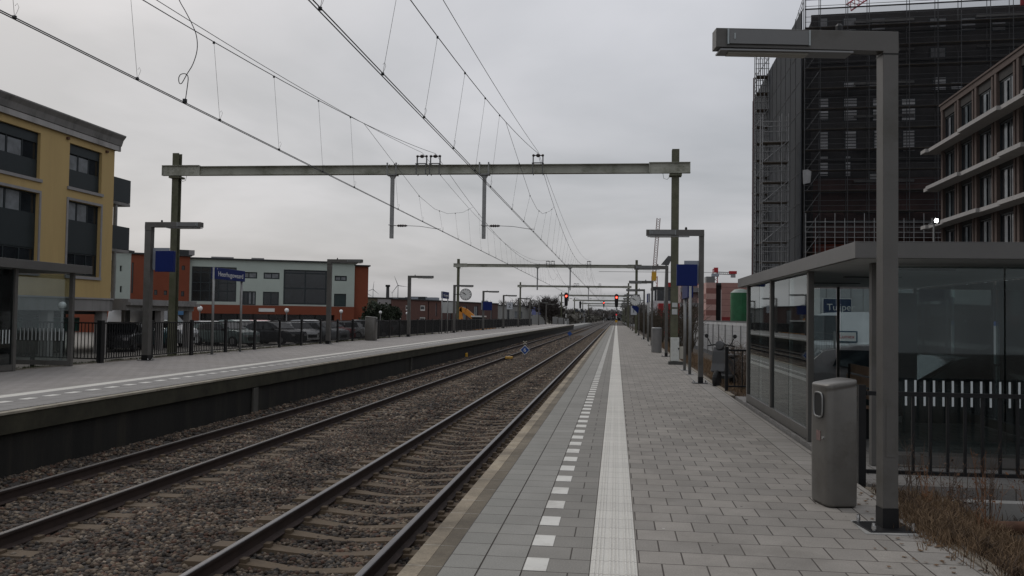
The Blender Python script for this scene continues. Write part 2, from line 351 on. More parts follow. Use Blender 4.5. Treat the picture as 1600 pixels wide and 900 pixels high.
x_=n_.new('ShaderNodeMix'); x_.data_type='RGBA'; x_.blend_type='MULTIPLY'; x_.inputs[0].default_value=1; l_.new(r_.outputs[0],x_.inputs[6]); l_.new(w_.outputs[0],x_.inputs[7]); l_.new(x_.outputs[2],p_.inputs['Base Color'])
ballast('ballast_stones',4.6,20,600,.033,1)
ballast('ballast_stones',20,60,150,.05,2)
ballast('ballast_stones',60,120,42,.085,3)
# tracks
M_railside=mat('rusty rail side',(.035,.022,.018),.8,.1,.3,4)
M_railtop=mat('polished rail head',(.12,.115,.118),.38,.8,.15,3)
M_sleeper=mat('dusty concrete sleeper',(.115,.083,.053),.9,0,.3,3,dirt=(.06,.046,.034),dscale=3,bump=.3)
M_rustclip=mat('rail clips',(.04,.03,.025),.8,.2,.3)
def sleeper_mb(c,t,y):
    b=MB(); z0=t-.172; xs=[-1.27,-1.24,-.95,-.7,-.55,-.4,-.25,-.1,0,.1,.25,.4,.55,.7,.95,1.24,1.27]
    wave=random.uniform(-.03,.03)
    for x in xs:
        dz=.004-.055*(.5+.5*math.cos(PI*min(1,abs(x)/.85))); w=.125 if abs(x)>.6 else .075+.05*abs(x)/.6
        if abs(x)>1.25: dz-=.02
        off=wave*math.sin(x*2)
        b.v+=[(c+x,y-w+off,z0-.12),(c+x,y-w*.85+off,z0+dz),(c+x,y+w*.85+off,z0+dz),(c+x,y+w+off,z0-.12)]
    for i in range(len(xs)-1):
        for k in range(3): a=i*4+k; b.f.append((a,a+1,a+5,a+4))
    b.f.append((0,1,2,3)); e=(len(xs)-1)*4; b.f.append((e,e+3,e+2,e+1))
    for s in (-.7535,.7535):
        for q in (-.1,.1): b.box(c+s+q-.035,c+s+q+.035,y-.05,y+.05,z0-.01,z0+.035)
    return b
for k,(c,t) in enumerate(TR):
    tr=thing('railway_track',['single railway track beside the near platform with shiny rail heads','railway track along the far platform wall with darker rails'][k],'railway track',(c,5,t-.172))
    def P(b,n,m,**kk): return b.build(n,m,tr,loc=(-c,-5,-(t-.172)),**kk)
    for s in (-.7535,.7535):
        pr=[(-.075,-.172),(.075,-.172),(.075,-.16),(.01,-.14),(.008,-.05),(.034,-.038),(.036,-.012),(-.036,-.012),(-.034,-.038),(-.008,-.05),(-.01,-.14),(-.075,-.16)]
        rail=P(MB().prism([(c+s+a,t+b_) for a,b_ in pr],2.5,700),'rail',M_railside)
        MB().prism([(c+s+a,t+b_) for a,b_ in [(-.034,-.0118),(.034,-.0118),(.031,-.004),(.018,0),(-.018,0),(-.031,-.004)]],2.5,700).build('rail_head',M_railtop if k==0 else mat('dull rail head',(.075,.068,.065),.5,.5,.2),rail)
    ys=[4.8+.6*i for i in range(92)]
    for y in ys: P(sleeper_mb(c,t,y),'sleeper',M_sleeper)
    far=MB()
    for i in range(230):
        y=4.8+.6*(92+i); far.box(c-1.27,c+1.27,y-.12,y+.12,t-.25,t-.175)
    o=P(far,'sleeper',M_sleeper); o['kind']='stuff'; o['label']='distant sleepers of the track'
# ================================================================ near platform (paving zones lie side by side)
PE=185.
M_pave=brickmat('platform paver',(.27,.248,.22),(.205,.19,.17),(.055,.045,.038),.285,.30,.0055,.5,'xy',(.165,5.47,0),dirt=(.16,.145,.125),dscale=.9,var=.2,spots=True)
M_paveA=brickmat('edge tile',(.235,.228,.205),(.205,.2,.18),(.05,.042,.035),.23,.30,.005,0,'xy',(-1.07,5.47,0),dirt=(.2,.19,.17))
M_paveB=brickmat('edge tile wide',(.25,.242,.22),(.22,.212,.192),(.05,.042,.035),.27,.30,.005,0,'xy',(-.838,5.47,0),dirt=(.2,.19,.17))
M_paveC=brickmat('grey header tile',(.215,.203,.182),(.192,.182,.163),(.05,.042,.035),.285,.30,.005,.5,'xy',(-.568,5.47,0))
M_edge=brickmat('weathered edge stone',(.30,.25,.18),(.20,.165,.12),(.36,.33,.28),.5,3,.007,0,'yx',(0,-2.5,0),dirt=(.10,.08,.056),dscale=3.2,bump=1,var=.45)
M_edge2=brickmat('darker edge stone',(.15,.125,.09),(.115,.095,.068),(.22,.2,.165),.5,3,.007,0,'yx',(0,-2.5,0),dirt=(.075,.06,.045),dscale=3.6,bump=1,var=.45)
M_tact=brickmat('white ribbed guide tile',(.57,.55,.50),(.53,.51,.465),(.26,.24,.21),.30,.30,.004,0,'xy',(-.15,5.47,0),rough=.7,var=.08,bump=.3)
M_dash=mat('white block',(.60,.585,.54),.7,0,.06,6,bump=.1,dirt=(.42,.4,.36),dscale=2.5)
pf=thing('platform',None,None,(0,0,0),kind='structure')
def Z(x0,x1,name,m,z=0,th=.08,p=pf,y0=-3,y1=PE): return MB().box(x0,x1,y0,y1,z-th,z).build(name,m,p)
Z(-1.31,-1.19,'platform_edge',M_edge,-.006,.14); Z(-1.189,-1.075,'platform_edge',M_edge2,-.008,.14); Z(-1.072,-.842,'edge_paving',M_paveA); Z(-.839,-.571,'edge_paving',M_paveB)
Z(-.568,-.153,'edge_paving',M_paveC); 
tb=MB(); tb.box(-.149,.151,-3,PE,-.08,.001)
for x in [-.125+.025*i for i in range(11)]:
    if round((x+.125)/.025) in (3,7): continue
    tb.box(x-.0065,x+.0065,-3,90,.001,.0055)
tb.build('guide_strip',M_tact,pf)
M_paveR=brickmat('border paver',(.27,.252,.228),(.225,.21,.19),(.05,.042,.035),.30,.30,.0055,0,'xy',(2.0,5.47,0),dirt=(.17,.155,.135))
Z(.154,1.995,'paving',M_pave); Z(1.998,2.36,'border_paving',M_paveR)
kb=Z(2.363,2.46,'kerb',M_kerb,.012,.3,y0=-3,y1=8.7); Z(2.363,2.46,'kerb',M_kerb,.012,.3,y0=18.6)
dm=MB()
i=0
while 5.47+.6*i<PE:
    y=5.47+.6*i; dm.box(-.562,-.418,y+.004,y+.296,-.02,.0035); i+=1
for i in range(1,14): y=5.47-.6*i; dm.box(-.562,-.418,y+.004,y+.296,-.02,.0035)
dm.build('white_blocks',M_dash,pf)
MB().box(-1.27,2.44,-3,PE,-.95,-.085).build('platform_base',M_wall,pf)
# shelter floor on the near side
sf=brickmat('shelter paver',(.2,.19,.18),(.17,.165,.155),(.05,.042,.035),.30,.30,.005,.5,'xy',(2.47,8.9,0))
MB().box(2.463,6.2,8.95,18.6,-.42,-.004).build('shelter_floor',sf,pf)
# ================================================================ far platform
LP=.12
pl=thing('far_platform',None,None,(0,0,0),kind='structure')
def ZL(x0,x1,name,m,th=.035,y0=-2,y1=180,z=LP): return MB().box(x0,x1,y0,y1,z-th,z).build(name,m,pl)
M_pl=brickmat('far platform paver',(.27,.25,.235),(.24,.222,.208),(.08,.07,.06),.30,.30,.006,.5,'xy',(-10.4,0,0),dirt=(.21,.19,.17))
ZL(-8.72,-8.58,'platform_edge',mat('pale worn edge',(.30,.27,.215),.9,0,.2,4,dirt=(.16,.13,.09),dscale=3,bump=.3),.035,z=LP-.004)
ZL(-8.76,-8.72,'edge_joint',M_soil,.02,z=LP-.012)
ZL(-10.04,-8.76,'edge_paving',brickmat('far edge tile',(.23,.22,.21),(.2,.19,.18),(.08,.07,.06),.3,.3,.006,0,'xy',(-10.04,0,0)))
ZL(-10.34,-10.04,'guide_strip',M_tact); ZL(-14.3,-10.34,'paving',M_pl)
dm=MB(); i=0
while 6+.6*i<178:
    y=6+.6*i; dm.box(-9.64,-9.48,y,y+.29,LP-.02,LP+.0035); i+=1
dm.build('white_blocks',M_dash,pl)
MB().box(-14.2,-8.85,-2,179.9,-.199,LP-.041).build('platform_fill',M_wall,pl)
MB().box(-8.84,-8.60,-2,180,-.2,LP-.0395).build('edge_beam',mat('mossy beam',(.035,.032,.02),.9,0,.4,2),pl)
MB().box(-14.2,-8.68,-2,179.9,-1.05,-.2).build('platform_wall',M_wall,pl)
MB().box(-14.36,-14.3,-2,180,-.5,LP+.02).build('kerb',M_kerb,pl)
# drain pipe stubs on the platform wall
for i,(y,w) in enumerate(((20.3,.14),(36.5,.05))):
    b=MB().box(-8.67,-8.61,y-w,y+w,-.84,-.22); tag(b.build('wall_post',mat('lighter concrete post',(.07,.066,.058),.9,0,.3,2),bevel=.008),['wide pale concrete upright against the dark platform wall','narrow pale upright against the dark platform wall further along'][i],'wall post')
lowp=MB().box(-12.5,-9.2,181,330,-1.0,-.35).build('lower_path',M_concrete,kind='structure')
# verge behind the far fence
sheet('grass_verge',-16.5,-14.36,-2,190,0,M_grass,12,260,zf=lambda x,y:LP-.03-(.5*min(1,max(0,(-14.6-x)/1.6)))+.05*noise.noise(Vector((x*3,y*3,1))),kind='structure')
# grass tufts
def tufts(name,pts,hmin,hmax,m,label,cat,spread=.06,n=7,w=.006,lean=.5):
    b=MB()
    for (x,y,z) in pts:
        for k in range(n):
            a=random.uniform(0,2*PI); h=random.uniform(hmin,hmax); dx,dy=math.cos(a),math.sin(a); l=random.uniform(.1,lean)*h
            px,py=x+random.uniform(-spread,spread),y+random.uniform(-spread,spread)
            q=random.uniform(0,PI); ux,uy=math.cos(q)*w,math.sin(q)*w
            b.v+=[(px-ux,py-uy,z),(px+ux,py+uy,z),(px+ux*.7+dx*l*.4,py+uy*.7+dy*l*.4,z+h*.6),(px-ux*.7+dx*l*.4,py-uy*.7+dy*l*.4,z+h*.6),(px+dx*l,py+dy*l,z+h*random.uniform(.75,1))]
            i=len(b.v)-5; b.f+=[(i,i+1,i+2,i+3),(i+3,i+2,i+4)]
    o=b.build(name,m); o['kind']='stuff'; tag(o,label,cat); return o
tufts('verge_grass',[(random.uniform(-14.9,-14.36),random.uniform(20,70),LP-.05) for _ in range(2600)],.03,.12,M_grass,'green grass edging the far platform under the fence','grass')
# ================================================================ gantries
def hbeam(b,p0,p1,w,h,up=(0,0,1),t=.018):    # I section between two points: flanges top and bottom, web between
    p0=Vector(p0); p1=Vector(p1); d=(p1-p0).normalized(); u=Vector(up); s=d.cross(u).normalized(); u=s.cross(d).normalized()
    def slab(a0,a1,b0,b1):
        i=len(b.v)
        for p in (p0,p1):
            for (a,c) in ((a0,b0),(a1,b0),(a1,b1),(a0,b1)): b.v.append(tuple(p+s*a+u*c))
        b.f.extend([(i,i+1,i+2,i+3),(i+7,i+6,i+5,i+4)]+[(i+k,i+4+k,i+4+(k+1)%4,i+(k+1)%4) for k in range(4)])
    slab(-w/2,w/2,h/2-t,h/2); slab(-w/2,w/2,-h/2,-h/2+t); slab(-t/2,t/2,-h/2+t,h/2-t)
def gantry(y,label,detail=True,xl=-17.0,xr=2.07,zb=7.03,thin=1.,drops=(-8.42,-4.92)):
    g=thing('overhead_line_gantry',label,'gantry',(xr,y,0),group='steel portals over the tracks')
    o=(-xr,-y,0)
    for x,zg in ((xl,-.45),(xr,-.05)):
        b=MB(); hbeam(b,(x,y,zg),(x,y,7.72),.26*thin,.26*thin,(0,1,0),.022); mp=b.build('mast',M_green,g,loc=o)
        if detail:
            MB().box(x-.22,x+.22,y-.22,y+.22,zb-.29,zb-.22).build('collar',M_green,mp)
            MB().tube([(x+(.15 if x<0 else -.15),y-.1,zb-.25),(x+(.3 if x<0 else -.3),y-.12,zb-.42),(x+(.42 if x<0 else -.42),y-.12,zb-.38),(x+(.45 if x<0 else -.45),y-.1,zb-.2)],.008,5).build('bonding_cable',M_wire,mp)
    b=MB(); hbeam(b,(xl+.9,y-.02,zb),(xr-.85,y-.02,zb),.28,.34*thin); bm_=b.build('beam',M_beam,g,loc=o)
    for a0,a1 in ((xl-.5,xl+1.0),(xr-.95,xr+.52)):
        b=MB(); hbeam(b,(a0,y-.16,zb+.0),(a1,y-.16,zb+.0),.16,.4*thin); b.box(a0,a0+.02,y-.24,y-.08,zb-.2*thin,zb+.2*thin); 
        for xx in (a0+.25,a0+.4,a1-.4,a1-.25):
            for zz_ in (-.07,.07): b.cbox(xx,y-.175,zb+zz_,.03,.03,.03)
        b.build('end_bracket',M_beam,g,loc=o)
    if drops:
        for x in drops:
            b=MB(); b.box(x-.065,x+.065,y-.06,y+.06,4.45,zb-.3); b.prism([(x-.065,zb-.32),(x+.065,zb-.32),(x+.14,zb-.2),(x-.14,zb-.2)],y-.07,y+.07); b.box(x-.2,x+.2,y-.17,y+.15,zb-.215,zb-.18)
            for q in (-.17,.17): b.box(x+q-.02,x+q+.02,y-.19,y-.165,zb-.2,zb+.24); b.box(x+q-.02,x+q+.02,y+.135,y+.16,zb-.2,zb+.24); b.cbox(x+q,y-.17,zb+.22,.05,.05,.06)
            dp=b.build('drop_post',M_galv if detail else M_beam,g,loc=o)
            b=MB(); zc=4.92; xe=x+1.82
            b.tube([(x-.1,y-.09,zc+.03),(x+.2,y-.09,zc)],.018,6); b.tube([(x+.62,y-.09,zc),(x+1.1,y-.09,zc-.02),(xe,y-.09,zc-.13)],.011,6); b.tube([(xe-.15,y-.09,zc-.1),(xe+.08,y-.09,zc-.12)],.008,5)
            ra=b.build('registration_arm',M_galv,g,loc=o)
            b=MB(); b.lathe([(.02,-.2),(.035,-.17),(.055,-.12),(.03,-.09),(.06,-.05),(.035,-.01),(.06,.03),(.03,.07),(.05,.11),(.02,.2)],(x+.42,y-.09,zc),10,'x'); b.build('insulator',M_insul,ra)
        for x in (-7.3,-6.79,-2.93):
            b=MB(); zt=zb+.17
            for q in (-.18,.18):
                b.box(x+q-.015,x+q+.015,y-.18,y-.155,zb-.2,zt+.03); b.box(x+q-.015,x+q+.015,y+.13,y+.155,zb-.2,zt+.03); b.box(x+q-.035,x+q+.035,y-.19,y+.16,zt+.02,zt+.05)
                b.box(x+q-.02,x+q+.02,y-.05,y+.01,zt+.05,zt+.3)
            b.box(x-.18,x+.18,y-.05,y+.01,zt+.05,zt+.08); fr=b.build('insulator_frame',M_scafd,g,loc=o)
            b=MB(); b.lathe([(.02,-.22),(.045,-.2),(.05,-.15),(.02,-.12),(.02,-.08),(.06,-.05),(.07,0),(.06,.05),(.02,.08),(.02,.12),(.05,.15),(.045,.2),(.02,.22)],(x,y-.02,zt+.34),10,'x'); b.build('insulator',M_insul,fr)
    return g
gantry(32,'nearest steel gantry with mossy pale beam spanning both platforms')
gantry(93,'second steel gantry spanning the tracks beyond the nearest one')
gantry(154.5,'third steel gantry near the ends of the platforms')
for i,(y,lb) in enumerate(((216,'fourth thin gantry beyond the platform ends'),(277,'fifth small gantry further down the line'),(338,'sixth tiny gantry far down the line'),(400,'seventh tiny gantry in front of the far trees'))):
    gantry(y,lb,False,-13.5+.3*i,2.6,7.0,1.2,drops=None)
# ================================================================ overhead wires
SP=[-29,32,93,154.5,216,277,338,400]
def mess_z(y,s=1.8,zt=7.64):
    for a,b in zip(SP,SP[1:]):
        if a<=y<=b:
            u=(y-a)/(b-a); return zt-4*s*u*(1-u)
    return zt
def wire(name,label,x,zf,y0,y1,r,step=1.5,strands=(0,),cat='overhead wire',group=None):
    root=thing(name,label,cat,(x,y0,zf(y0)),group=group); b=MB()
    for s in strands:
        ys=list(np.arange(y0,y1,step)); ys.append(y1); b.tube([(x+s,y,zf(y)) for y in ys],r,5)
    b.build('wire',M_wire,root,loc=(-x,-y0,-zf(y0))); return root
def dropper(root,x,y,zt,zb_,xm=None):
    xm=x if xm is None else xm; o=root.location; b=MB()
    b.tube([(x,y,zb_+.01),(xm,y,zt)],.0028,4,False)
    b.cbox(x,y,zb_+.012,.035,.03,.035); b.cbox(xm,y,zt-.012,.03,.03,.04)
    b.tube([(x,y,zb_+.02),(x+.02,y+.01,zb_+.07),(x+.035,y+.02,zb_+.13),(x+.02,y+.01,zb_+.17),(x+.002,y,zb_+.14)],.0025,4)
    b.build('dropper',M_wire,root,loc=(-o.x,-o.y,-o.z))
for k,(xc,xm,xfd,nm) in enumerate(((-3.15,-2.95,-2.93,'right'),(-6.65,-6.79,-7.3,'left'))):
    w=['near','far'][k]
    cz=lambda y:4.8
    wire('contact_wire',['double contact wire over the track beside the near platform','contact wire over the track beside the far platform'][k],xc,cz,-4,400,.0075,20,(-.022,.022),group='contact wires')
    ms=wire('catenary_wire',['sagging catenary wire carrying droppers over the near track','sagging catenary wire carrying droppers over the far track'][k],xm,mess_z,-4,400,.008,1.5,group='catenary wires')
    fz=(lambda y:mess_z(y,1.0,7.68)) if k==0 else (lambda y:mess_z(y,1.35,7.68))
    wire('feeder_wire',['thin feeder wire hung above the near track catenary','thin feeder wire hung above the far track catenary'][k],xfd,fz,-4,400,.0065,1.5,group='feeder wires')
    nd=0
    for si in range(0,5):
        ys=SP[si]; 
        # stitch wire under each support
        if ys>0:
            st=thing('stitch_wire',(['stitch wire dipping below the nearest gantry','stitch wire dipping below the second gantry','stitch wire dipping below the third gantry','stitch wire dipping below the fourth gantry'][si-1])+[' over the near track',' over the far track'][k],'overhead wire',(xm,ys,5.6),group='stitch wires')
            pts=[(-9.3,mess_z(ys-9.3)),(-6.,6.2),(-2.5,5.68),(0,5.56),(2.5,5.68),(6,6.2 if k==0 else 6.15),(8.8,mess_z(ys+8.8))]
            MB().tube([(xm,ys+a,b_) for a,b_ in pts],.0055,5).build('wire',M_wire,st,loc=(-xm,-ys,-5.6))
            for a in (-6,-2.6,.9,4.2,7.4):
                zt=np.interp(a,[p[0] for p in pts],[p[1] for p in pts]); dropper(st,xc,ys+a,float(zt),4.8,xm)
    ylist=[8.85,11.35,13.9,16.5,19.1,21.5]+[SP[i]+10.5+2.65*j for i in (1,2,3) for j in range(16)]
    for y in ylist: dropper(ms,xc,y,mess_z(y),4.8,xm)
# looping jumper between the far catenary and its contact wire
jb=MB(); yj=12.75
pj=[tuple(at(a,b_,12.7)) for a,b_ in ((276,-12),(281,2),(290,18),(300,37.5),(307,56),(308,78),(301.5,100),(292,116),(284,130),(280,129),(279.5,121),(283,116),(290,115.5),(294,121),(292.5,137),(289,161))]
def smooth(p,n=4):
    p=[Vector(q) for q in p]; o=[]
    for i in range(len(p)-1):
        a,b,c,d=p[max(i-1,0)],p[i],p[i+1],p[min(i+2,len(p)-1)]
        for k in range(n):
            t=k/n; o.append(.5*((2*b)+(c-a)*t+(2*a-5*b+4*c-d)*t*t+(3*b-a-3*c+d)*t**3))
    return o+[p[-1]]
jo=jb.tube(smooth(pj),.007,5).cbox(-6.65,yj-.05,4.83,.05,.05,.07).build('jumper_cable',M_wire,smooth=True); tag(jo,'curled jumper cable linking the far catenary to its contact wire','cable')
# ================================================================ platform lamps
def lamp(x,y,z,h,arm,side,label,post=.15,name='platform_lamp',rz=0):
    """side=-1: arm reaches towards -x. Square post, square arm, light tray under the arm end."""
    t=thing(name,label,'platform lamp',(x,y,z),rz,group='angular lamps along the platforms')
    w=post/2; s=side
    MB().box(-w,w,-w,w,.16,h-post-.05).build('post',M_lamp,t,bevel=.004)
    MB().box(-w-.002,w+.002,-w-.002,w+.002,.012,.16).build('foot_sleeve',M_dark,t)
    b=MB(); b.box(-s*w,s*arm,-w-.002,w+.002,h-.15,h); b.box(-w,w,-w-.002,w+.002,h-post-.052,h-.15)
    am=b.build('arm',M_lamp,t,bevel=.004)
    MB().box(s*(arm-.1),s*(arm-.72),-w+.01,-w-.02,h-.125,h-.015).build('side_cover',mat('smooth grey cover',(.15,.15,.148),.35,.3,.04),am)
    b=MB(); 
    for q in (.09,.72): MB().box(s*(arm-q-.006),s*(arm-q+.006),-w-.024,-w-.004,h-.13,h-.012).build('trim_strip',mat('light trim',(.33,.36,.36),.4,.3,.05),am)
    MB().box(-w-.003,w+.003,-w-.003,w+.003,h-post-.06,h-post-.052).build('joint_seam',M_dark,t)
    MB().box(-w*.6,w*.6,-w-.004,-w+.0,.55,.95).build('access_door',M_lamp,t)
    b.box(s*(arm-.135),s*(arm-.145),-w-.024,-w-.004,h-.09,h-.045); b.build('trim_strip',mat('light trim',(.33,.36,.36),.4,.3,.05),am)
    b=MB(); b.box(s*(arm-.03),s*(arm-1.06),-w-.02,w+.02,h-.178,h-.166); tr=b.build('light_tray',mat('tray grey',(.2,.2,.2),.4,.3,.05),am)
    MB().box(s*(arm-.1),s*(arm-.72),-w+.01,w-.01,h-.19,h-.178).build('diffuser',mat('unlit diffuser',(.38,.37,.33),.4,0,.05),am)
    MB().lathe([(.03,0),(.03,.05),(.015,.07)],(s*.38,0,h),8).build('photo_sensor',M_dark,am)
    MB().box(-.2,.17,-.17,.17,0,.014).build('base_plate',M_dark,t,bevel=.004)
    for a,b_ in ((-.165,-.14),(-.165,.14),(.135,-.14),(.135,.14)):
        MB().lathe([(.012,.012),(.012,.05),(.017,.05),(.017,.026),(.012,.07)],(a,b_,0),8).build('bolt',M_bolt,t)
    return t
near=['nearest tall grey lamp post beside the waste bin','second grey lamp on the near platform with a blue display box','third grey lamp on the near platform just past the white cabinet','fourth grey lamp on the near platform past the round bin','fifth grey lamp on the near platform, carrying the clock','sixth grey lamp on the near platform']
for i in range(12):
    y=7.06+15*i; lb=near[i] if i<6 else '%s grey lamp in the far row on the near platform'%['seventh','eighth','ninth','tenth','eleventh','twelfth'][i-6]
    lamp(2.08,y,.0,3.83 if i==0 else 3.8,1.36,-1,lb,.12,rz=R(8) if i==0 else 0)
MB().box(1.86,2.3,6.83,7.27,-.05,.005).build('lamp_foundation',M_concrete,pf)
farl=['nearest grey lamp on the far platform holding a blue display box','second grey lamp on the far platform beside the bin','third grey lamp on the far platform','fourth grey lamp on the far platform, carrying the clock','fifth grey lamp on the far platform beside a blue panel','sixth grey lamp on the far platform']
for i in range(10):
    y=24.6+16.55*i; lb=farl[i] if i<6 else '%s grey lamp in the far row on the far platform'%['seventh','eighth','ninth','tenth'][i-6]
    lamp(-13.88,y,LP,4.12,1.64,1,lb,.2)
# blue display boxes
def display(x,y,z,w,h,d,label,arm):
    t=thing('display_box',label,'display box',(x,y,z))
    MB().box(-w/2,w/2,-d/2,d/2,-h,0).build('housing',M_blue,t,bevel=.008)
    MB().box(*( (-.06,w/2+arm) if arm>0 else (-w/2+arm,.06)),d/2+.002,d/2+.05,-h+.06,.10).build('mount_panel',M_signgrey,t)
    return t
display(1.72,21.95,2.93,.50,.53,.16,'blue boxy display hanging on the second lamp of the near platform',.14)
display(-13.33,24.55,3.38,.56,.62,.16,'blue boxy display hanging on the nearest far platform lamp',-.2)
display(-13.4,90.6,3.1,.95,.9,.2,'blue panel beside the fifth far platform lamp',-.2)
# station name boards on two poles
def namebo(p0,p1,zb,zt,top,label,txt=True,flip=1):
    p0=Vector(p0); p1=Vector(p1); d=p1-p0; Ln=math.hypot(d.x,d.y); rz=math.atan2(d.y,d.x)
    t=thing('station_name_sign',label,'station sign',tuple(p0),rz,group='station name boards')
    for q in (0,Ln):
        MB().tube([(q,0,.01),(q,0,top)],.045,10).build('pole',M_galv,t,smooth=True); MB().box(q-.14,q+.14,-.1,.1,0,.012).build('foot_plate',M_galv,t)
    MB().box(-.02,Ln+.12,-.08,.08,zb,zt).build('board',M_blue,t,bevel=.008)
    if txt:
        text('lettering','Heerhugowaard',(zt-zb)*.62,M_white,t,(.16,-.083,(zb+zt)/2-.02),(PI/2,0,0)).scale=((Ln-.1)/(6.9*(zt-zb)*.62),1,1)
        text('lettering',"'",(zt-zb)*.5,M_white,t,(.08,-.083,zt-.1),(PI/2,0,0))
    return t
namebo((-13.9,28.9,LP),(-13.95,31.3,LP),2.62,3.02,3.02,'blue station name board reading Heerhugowaard on two poles')
namebo((-13.9,69,LP),(-13.9,71.4,LP),2.85,3.4,3.4,'distant blue name board in front of the brick building')
namebo((2.1,25.5,0),(2.1,27.4,0),2.2,2.62,2.62,'blue name board on two poles just past the second lamp',False)
namebo((2.2,60.5,0),(2.2,62.4,0),2.7,3.3,3.3,'small blue name board further down the near platform',False)
# clocks
def clock(x,y,z,r,label,arm):
    t=thing('station_clock',label,'clock',(x,y,z),group='station clocks')
    MB().lathe([(r,-.09),(r*1.02,-.08),(r*1.02,.08),(r,.09)],(0,0,0),32,'y').build('case',mat('clock case',(.1,.1,.1),.4,.3,.05),t)
    for s in (-1,1):
        fc=MB().lathe([(r*.93,.0),(r*.93,.004)],(0,s*.092,0),32,'y').build('dial',M_white,t)
        b=MB()
        for k in range(12):
            a=k*PI/6; m=Matrix.Translation((0,s*.098,0))@Matrix.Rotation(a,4,'Y'); b.box(-r*.03,r*.03,-.002,.002,r*.72,r*.9,m)
        for a,l,w in ((R(50*s),r*.5,r*.05),(R(62*s),r*.75,r*.035)):
            m=Matrix.Translation((0,s*.1,0))@Matrix.Rotation(a,4,'Y'); b.box(-w,w,-.002,.002,-r*.12,l,m)
        b.build('hands_and_marks',M_black,fc)
    MB().tube([(0,0,0),(arm,0,0)],.03,6).build('bracket',M_dark,t)
clock(-12.85,74.0,3.42,.5,'round white clock on the fourth far platform lamp',-1.0)
clock(1.42,66.9,2.95,.42,'round white clock hanging from the fifth near platform lamp',.62)
# track number plates
def numplate(x,y,z,w,h,tx,label):
    t=thing('track_number_sign',label,'sign',(x,y,z)); MB().box(-w/2,w/2,-.04,.04,-h/2,h/2).build('panel',mat('sign pale face',(.45,.47,.5),.5,0,.04),t,bevel=.01)
    b=MB().box(-w/2-.02,w/2+.02,-.03,.03,-h/2-.02,h/2+.02).build('rim',M_dark,t)
    text('digit',tx,h*.8,M_black,t,(0,-.045,0),(PI/2,0,0),align='CENTER')
numplate(-13.1,107.3,2.9,.75,.85,'2','white plate with the numeral 2 on the sixth far platform lamp')
numplate(1.6,82.0,2.3,.55,.8,'1','small pale number plate below the lamps of the near platform')
q_=MB().prism([(1.35,2.55),(1.9,2.0),(1.98,2.5),(1.5,2.98)],78,78.3).build('blue_sign',M_blue); tag(q_,'tilted blue panel below the near platform clock','sign')
# ================================================================ litter bins
def bin_big(x,y,z,w,d,h,rz,label,graf=False):
    t=thing('litter_bin',label,'litter bin',(x,y,z),rz,group='grey litter bins'); 
    b=MB(); n=28; pts=[]
    for k in range(n):          # rounded-ellipse plan, one flatter side
        a=2*PI*k/n; c,s=math.cos(a),math.sin(a); e=.36
        pts.append((w/2*math.copysign(abs(c)**e,c),d/2*math.copysign(abs(s)**e,s)))
    lev=[(0.012,.97),(.03,1),(h*.5,1.02),(h-.06,1.0),(h-.045,.985),(h-.04,1.0),(h-.01,1.0),(h,.97)]
    for (zz_,sc) in lev:
        for p in pts: b.v.append((p[0]*sc,p[1]*sc,zz_+(.0 if zz_<h-.2 else .05*(p[0]/w))))
    for k in range(len(lev)-1):
        for q in range(n): b.f.append((k*n+q,k*n+(q+1)%n,(k+1)*n+(q+1)%n,(k+1)*n+q))
    b.f.append(tuple(range(n))); b.f.append(tuple((len(lev)-1)*n+q for q in range(n)))
    b.build('body',M_bin,t,smooth=True)
    # slot on the side facing the platform
    b=MB(); pl_=[]
    for k in range(20):
        a=2*PI*k/20; c,s=math.cos(a),math.sin(a); pl_.append((.085*math.copysign(abs(c)**.5,c),h-.2+.105*math.copysign(abs(s)**.5,s)))
    m=Matrix.Translation((-w/2*1.0,-.02,0)); 
    b.prism([(p[0],p[1]) for p in pl_],-.012,.03,'yz',m); b.build('opening',M_black,t)
    rg=MB().tube([(-w/2*1.0-.012,p[0]-.02,p[1]) for p in pl_]+[(-w/2-.012,pl_[0][0]-.02,pl_[0][1])],.008,6,False).build('opening_rim',M_bolt if False else M_galv,t)
    if graf:
        MB().box(-w/2*1.03-.002,-w/2*1.03+.002,-.05,.03,h*.52,h*.6).build('sticker',mat('faded red sticker',(.17,.11,.10),.6,0,.3,20),t)
        MB().lathe([(.012,0),(.012,.015)],(-w/2*1.02-.01,-.1,h*.55),8,'x').build('lock',M_bolt,t)
    return t
bin_big(1.885,7.9,0,.28,.37,1.06,R(12),'large grey rounded litter bin next to the nearest lamp',True)
bin_big(-13.7,48.0,LP,.6,.62,1.33,PI,'grey bin standing on the far platform by the fence')
def bin_round(x,y,z,label):
    t=thing('litter_bin',label,'litter bin',(x,y,z),group='grey litter bins')
    MB().lathe([(.22,0),(.24,.02),(.24,1.08),(.23,1.1)],(0,0,0),24).build('body',mat('ribbed grey',(.19,.185,.18),.5,.3,.1),t,smooth=False)
    MB().lathe([(.245,1.1),(.245,1.14),(.2,1.17)],(0,0,0),24).build('lid',M_galv,t)
bin_round(1.88,41.5,0,'slim round grey bin between the third and fourth near lamps')
